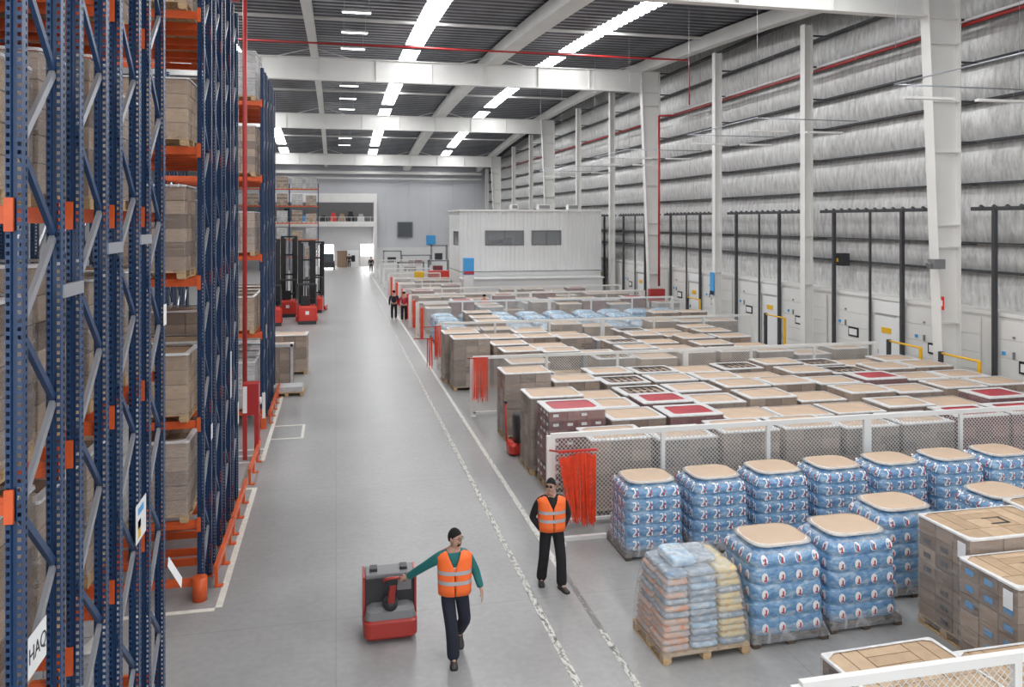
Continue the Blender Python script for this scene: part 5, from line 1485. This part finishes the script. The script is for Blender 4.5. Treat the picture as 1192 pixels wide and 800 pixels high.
def person(name, loc, rz, label, pose):
    t = empty(name, loc, rz, label, 'person')
    P = pose; J = P['j']
    # body as one continuous surface
    V = []; E = []
    def add(k, rx, ry=None, link=None):
        p = J[k] if isinstance(k, str) else k
        V.append((p[0], p[1], p[2], rx, ry or rx))
        if link is not None: E.append((link, len(V) - 1))
        return len(V) - 1
    pel = add('pelvis', 0.125, 0.095)
    bel = add(lerp(J['pelvis'], J['chest'], 0.5), 0.125, 0.095, pel)
    ch = add('chest', 0.145, 0.10, bel)
    nb = add('neckbase', 0.062, 0.060, ch)
    nk = add(lerp(J['neckbase'], J['head'], 0.35), 0.052, 0.052, nb)
    head_chain(V, E, nk, J['head'], P['yaw'], P.get('tilt', 0))
    for s in ('l', 'r'):
        h = add(s + 'hip', 0.080, None, pel); k_ = add(s + 'knee', 0.055, None, h)
        cf = add(lerp(J[s + 'knee'], J[s + 'ankle'], 0.3), 0.052, None, k_); an = add(s + 'ankle', 0.036, None, cf)
        ft = J[s + 'ankle']; td = Vector(P[s + 'toe']).normalized()
        add((ft[0] + td.x * 0.10, ft[1] + td.y * 0.10, max(0.045, ft[2] - 0.045)), 0.032, 0.026, an)
        sh = add(s + 'sh', 0.058, None, nb); el = add(s + 'elbow', 0.039, None, sh)
        fa = add(lerp(J[s + 'elbow'], J[s + 'wrist'], 0.3), 0.037, None, el); wr = add(s + 'wrist', 0.026, 0.022, fa)
        hd = P[s + 'hand']
        hand_chain(V, E, wr, J[s + 'wrist'], hd[0], hd[1], hd[2], hd[3])
    skin_mesh('body', V, E, 'skin', t, 0, 2)
    head_parts(t, J['head'], P['yaw'], 'short', P.get('glasses', False), P.get('tilt', 0), P.get('beard', False))
    # trousers
    V = []; E = []
    pz = J['pelvis']; pel = add((pz[0], pz[1], pz[2]), 0.155, 0.125)
    w_ = add((pz[0], pz[1], pz[2] + 0.13), 0.150, 0.118, pel)
    for s in ('l', 'r'):
        h = add(s + 'hip', 0.105, 0.11, pel)
        m1 = add(lerp(J[s + 'hip'], J[s + 'knee'], 0.5), 0.095, 0.095, h)
        k_ = add(s + 'knee', 0.086, 0.09, m1)
        m2 = add(lerp(J[s + 'knee'], J[s + 'ankle'], 0.5), 0.083, 0.088, k_)
        a2 = J[s + 'ankle']; add((a2[0], a2[1], a2[2] - 0.045) if a2[2] < 0.1 else lerp(J[s + 'knee'], a2, 1.16), 0.084, 0.094, m2)
    skin_mesh('trousers', V, E, P['trousers'], t, 0, 2)
    # jacket
    V = []; E = []
    pz = J['pelvis']
    lo = add((pz[0], pz[1], pz[2] + 0.06), 0.165, 0.135)
    mid = add(lerp(J['pelvis'], J['chest'], 0.5), 0.155, 0.125, lo)
    ch = add('chest', 0.170, 0.130, mid)
    nb = add((J['neckbase'][0], J['neckbase'][1], J['neckbase'][2] - 0.02), 0.105, 0.095, ch)
    add((J['neckbase'][0], J['neckbase'][1] - 0.005, J['neckbase'][2] + 0.075), 0.076, 0.078, nb)
    for s in ('l', 'r'):
        sh = add(s + 'sh', 0.080, None, nb); m1 = add(lerp(J[s + 'sh'], J[s + 'elbow'], 0.5), 0.068, None, sh); el = add(s + 'elbow', 0.060, None, m1)
        m2 = add(lerp(J[s + 'elbow'], J[s + 'wrist'], 0.5), 0.054, None, el); add(lerp(J[s + 'elbow'], J[s + 'wrist'], P.get('cuff', 0.95)), 0.046, None, m2)
    skin_mesh('jacket', V, E, P['jacket'], t, 0, 2)
    # vest
    c0 = J['pelvis']; c1 = J['chest']; c2 = J['neckbase']
    zs = [c0[2] - 0.02, c0[2] + 0.06, c0[2] + 0.13, c0[2] + 0.18, c0[2] + 0.235, c0[2] + 0.265, c0[2] + 0.32]
    tor = []
    def cen(z):
        if z < c1[2]: f = (z - c0[2]) / (c1[2] - c0[2]); return lerp(c0, c1, f)
        f = (z - c1[2]) / (c2[2] - c1[2]); return lerp(c1, c2, f)
    for z in zs:
        c = cen(z); f = (z - zs[0]) / (zs[-1] - zs[0])
        tor.append((c[0], c[1], z, 0.208 + 0.008 * f, 0.156, P.get('twist', 0)))
    zt = c2[2] + 0.03; z0 = zs[-1]
    for k in range(1, 8):
        f = k / 7; z = z0 + (zt - z0) * f; c = cen(min(z, c2[2]))
        rx = 0.216 + 0.012 * f if f < 0.75 else 0.225 - 0.105 * ((f - 0.75) / 0.25) ** 1.2
        ry = 0.152 - 0.02 * f if f < 0.75 else 0.137 - 0.045 * (f - 0.75) / 0.25
        tor.append((c[0], c[1], z, rx, ry, P.get('twist', 0)))
    vest(t, tor)
    for s in ('l', 'r'):
        a2 = J[s + 'ankle']; shoe(t, (a2[0], a2[1], a2[2] - 0.085), P[s + 'toe'], P.get(s + 'pitch', 0.0))
    if 'shirt' in P:
        n_ = J['neckbase']
        b = MB(); b.box(-0.035, 0.035, -0.006, 0.006, -0.09, 0.0); q = b.build('shirt_front', 'shirt_white', t); q.location = (n_[0] + 0.005, n_[1] - 0.125, n_[2] - 0.15)
    return t

# man pulling the pallet truck (x: to the right of the picture, -y: towards the camera)
J1 = dict(pelvis=(0.05, 0.02, 0.95), chest=(0.045, 0.0, 1.26), neckbase=(0.035, -0.01, 1.46), head=(0.05, -0.03, 1.655),
          lhip=(0.14, 0.03, 0.90), lknee=(0.20, 0.10, 0.50), lankle=(0.17, 0.42, 0.215),
          rhip=(-0.05, 0.02, 0.90), rknee=(-0.005, -0.08, 0.49), rankle=(0.03, -0.02, 0.085),
          lsh=(0.215, 0.0, 1.41), lelbow=(0.335, 0.03, 1.17), lwrist=(0.395, -0.05, 0.96),
          rsh=(-0.150, 0.0, 1.41), relbow=(-0.36, 0.13, 1.24), rwrist=(-0.565, 0.28, 1.055))
pose1 = dict(j=J1, yaw=0.75, tilt=-0.05, ltoe=(0.0, -1, 0), rtoe=(-0.1, -1, 0), lpitch=0.65, rpitch=0.0,
             lhand=((0.15, -0.25, -0.95), (-0.2, -0.9, 0.1), (-1, 0, 0), 0.35), rhand=((-0.8, 0.5, -0.35), (0.4, 0.3, 0.8), (-0.2, 0.5, -0.9), 1.1),
             jacket='teal_cloth', trousers='navy_cloth', glasses=True, beard=True, shirt=True, twist=-0.1)
person('person', (1.49, 10.5, 0), 0.0, 'man in orange vest and green sleeves striding, pulling the pallet truck', pose1)
# man standing with hands in pockets
J2 = dict(pelvis=(0.0, 0.02, 0.93), chest=(-0.01, 0.01, 1.23), neckbase=(-0.015, 0.0, 1.42), head=(-0.03, -0.03, 1.61),
          lhip=(0.10, 0.02, 0.88), lknee=(0.12, -0.10, 0.48), lankle=(0.12, -0.14, 0.085),
          rhip=(-0.10, 0.02, 0.88), rknee=(-0.13, 0.02, 0.47), rankle=(-0.14, 0.16, 0.085),
          lsh=(0.19, 0.02, 1.37), lelbow=(0.29, 0.08, 1.10), lwrist=(0.165, -0.01, 0.91),
          rsh=(-0.21, 0.02, 1.37), relbow=(-0.31, 0.08, 1.10), rwrist=(-0.170, -0.01, 0.91))
pose2 = dict(j=J2, yaw=-0.55, tilt=-0.12, ltoe=(0.3, -1, 0), rtoe=(-0.2, -1, 0),
             lhand=((-0.5, 0.25, -0.85), (-0.2, -0.9, 0.0), (-1, 0, 0), 0.2), rhand=((0.5, 0.25, -0.85), (0.2, -0.9, 0.0), (1, 0, 0), 0.2),
             jacket='black_cloth', trousers='black_cloth', glasses='dark', twist=-0.05, cuff=1.1)
person('person', (3.38, 12.35, 0), 0.0, 'man in orange vest and black clothes standing with hands in pockets', pose2)

# distant people
def far_person(loc, rz, label, top, vestm=None, low='black_cloth'):
    t = empty('person', loc, rz, label, 'person')
    V = []; E = []
    def add(x, y, z, rx, ry, link=None):
        V.append((x, y, z, rx, ry)); 
        if link is not None: E.append((link, len(V) - 1))
        return len(V) - 1
    p = add(0, 0, 0.95, 0.15, 0.11); c = add(0, 0, 1.28, 0.17, 0.12, p); n_ = add(0, 0, 1.46, 0.07, 0.07, c); h = add(0, -0.01, 1.62, 0.08, 0.09, n_); add(0, 0, 1.71, 0.06, 0.07, h)
    for s in (-1, 1):
        q = add(s * 0.10, 0, 0.88, 0.09, 0.09, p); k_ = add(s * 0.11, -0.03 * s, 0.48, 0.07, 0.07, q); a = add(s * 0.11, 0.05 * s, 0.08, 0.05, 0.05, k_); add(s * 0.11, 0.05 * s - 0.12, 0.04, 0.04, 0.035, a)
        sh = add(s * 0.20, 0, 1.38, 0.06, 0.06, n_); el = add(s * 0.27, 0.03, 1.1, 0.048, 0.048, sh); w2 = add(s * 0.25, -0.08, 0.88, 0.035, 0.035, el); add(s * 0.24, -0.10, 0.79, 0.03, 0.02, w2)
    skin_mesh('body', V, E, 'skin', t, 0, 1)
    V = []; E = []
    p = add(0, 0, 0.92, 0.165, 0.125); c = add(0, 0, 1.28, 0.185, 0.135, p); n_ = add(0, 0, 1.45, 0.085, 0.08, c)
    for s in (-1, 1): sh = add(s * 0.20, 0, 1.38, 0.075, 0.075, n_); el = add(s * 0.27, 0.03, 1.1, 0.062, 0.062, sh); add(s * 0.25, -0.07, 0.9, 0.05, 0.05, el)
    skin_mesh('jacket', V, E, top, t, 0, 1)
    V = []; E = []
    p = add(0, 0, 0.95, 0.16, 0.12)
    for s in (-1, 1): q = add(s * 0.10, 0, 0.86, 0.10, 0.10, p); k_ = add(s * 0.11, -0.03 * s, 0.48, 0.085, 0.085, q); add(s * 0.11, 0.05 * s, 0.1, 0.075, 0.075, k_)
    skin_mesh('trousers', V, E, low, t, 0, 1)
    b = MB(); b.ell((0, 0.01, 1.665), (0.095, 0.105, 0.085), nu=12, nv=8); b.build('hair', 'hair', t)
    if vestm:
        b = MB(); b.rings([[((rx) * math.cos(2 * PI * k / 16), 0.16 * math.sin(2 * PI * k / 16), z) for k in range(16)] for (z, rx) in ((0.92, 0.20), (1.25, 0.22), (1.42, 0.20), (1.47, 0.12))], cap0=False, cap1=False)
        b.build('safety_vest', vestm, t)
far_person((3.35, 47.6, 0), PI, 'distant person in dark blue with red collar walking along the line', 'navy_cloth')
far_person((3.86, 46.6, 0), 0, 'distant person in dark clothes standing at a fence end', 'red_print')
far_person((8.1, 43.9, 0), 0, 'distant person in orange vest between the far pallets', 'black_cloth', 'vest_orange')
far_person((1.6, 101.0, 0), 0, 'tiny distant person in black at the end of the aisle', 'black_cloth')
far_person((3.9, 92, 0), 0, 'tiny distant person in black beyond the farthest fence', 'black_cloth')
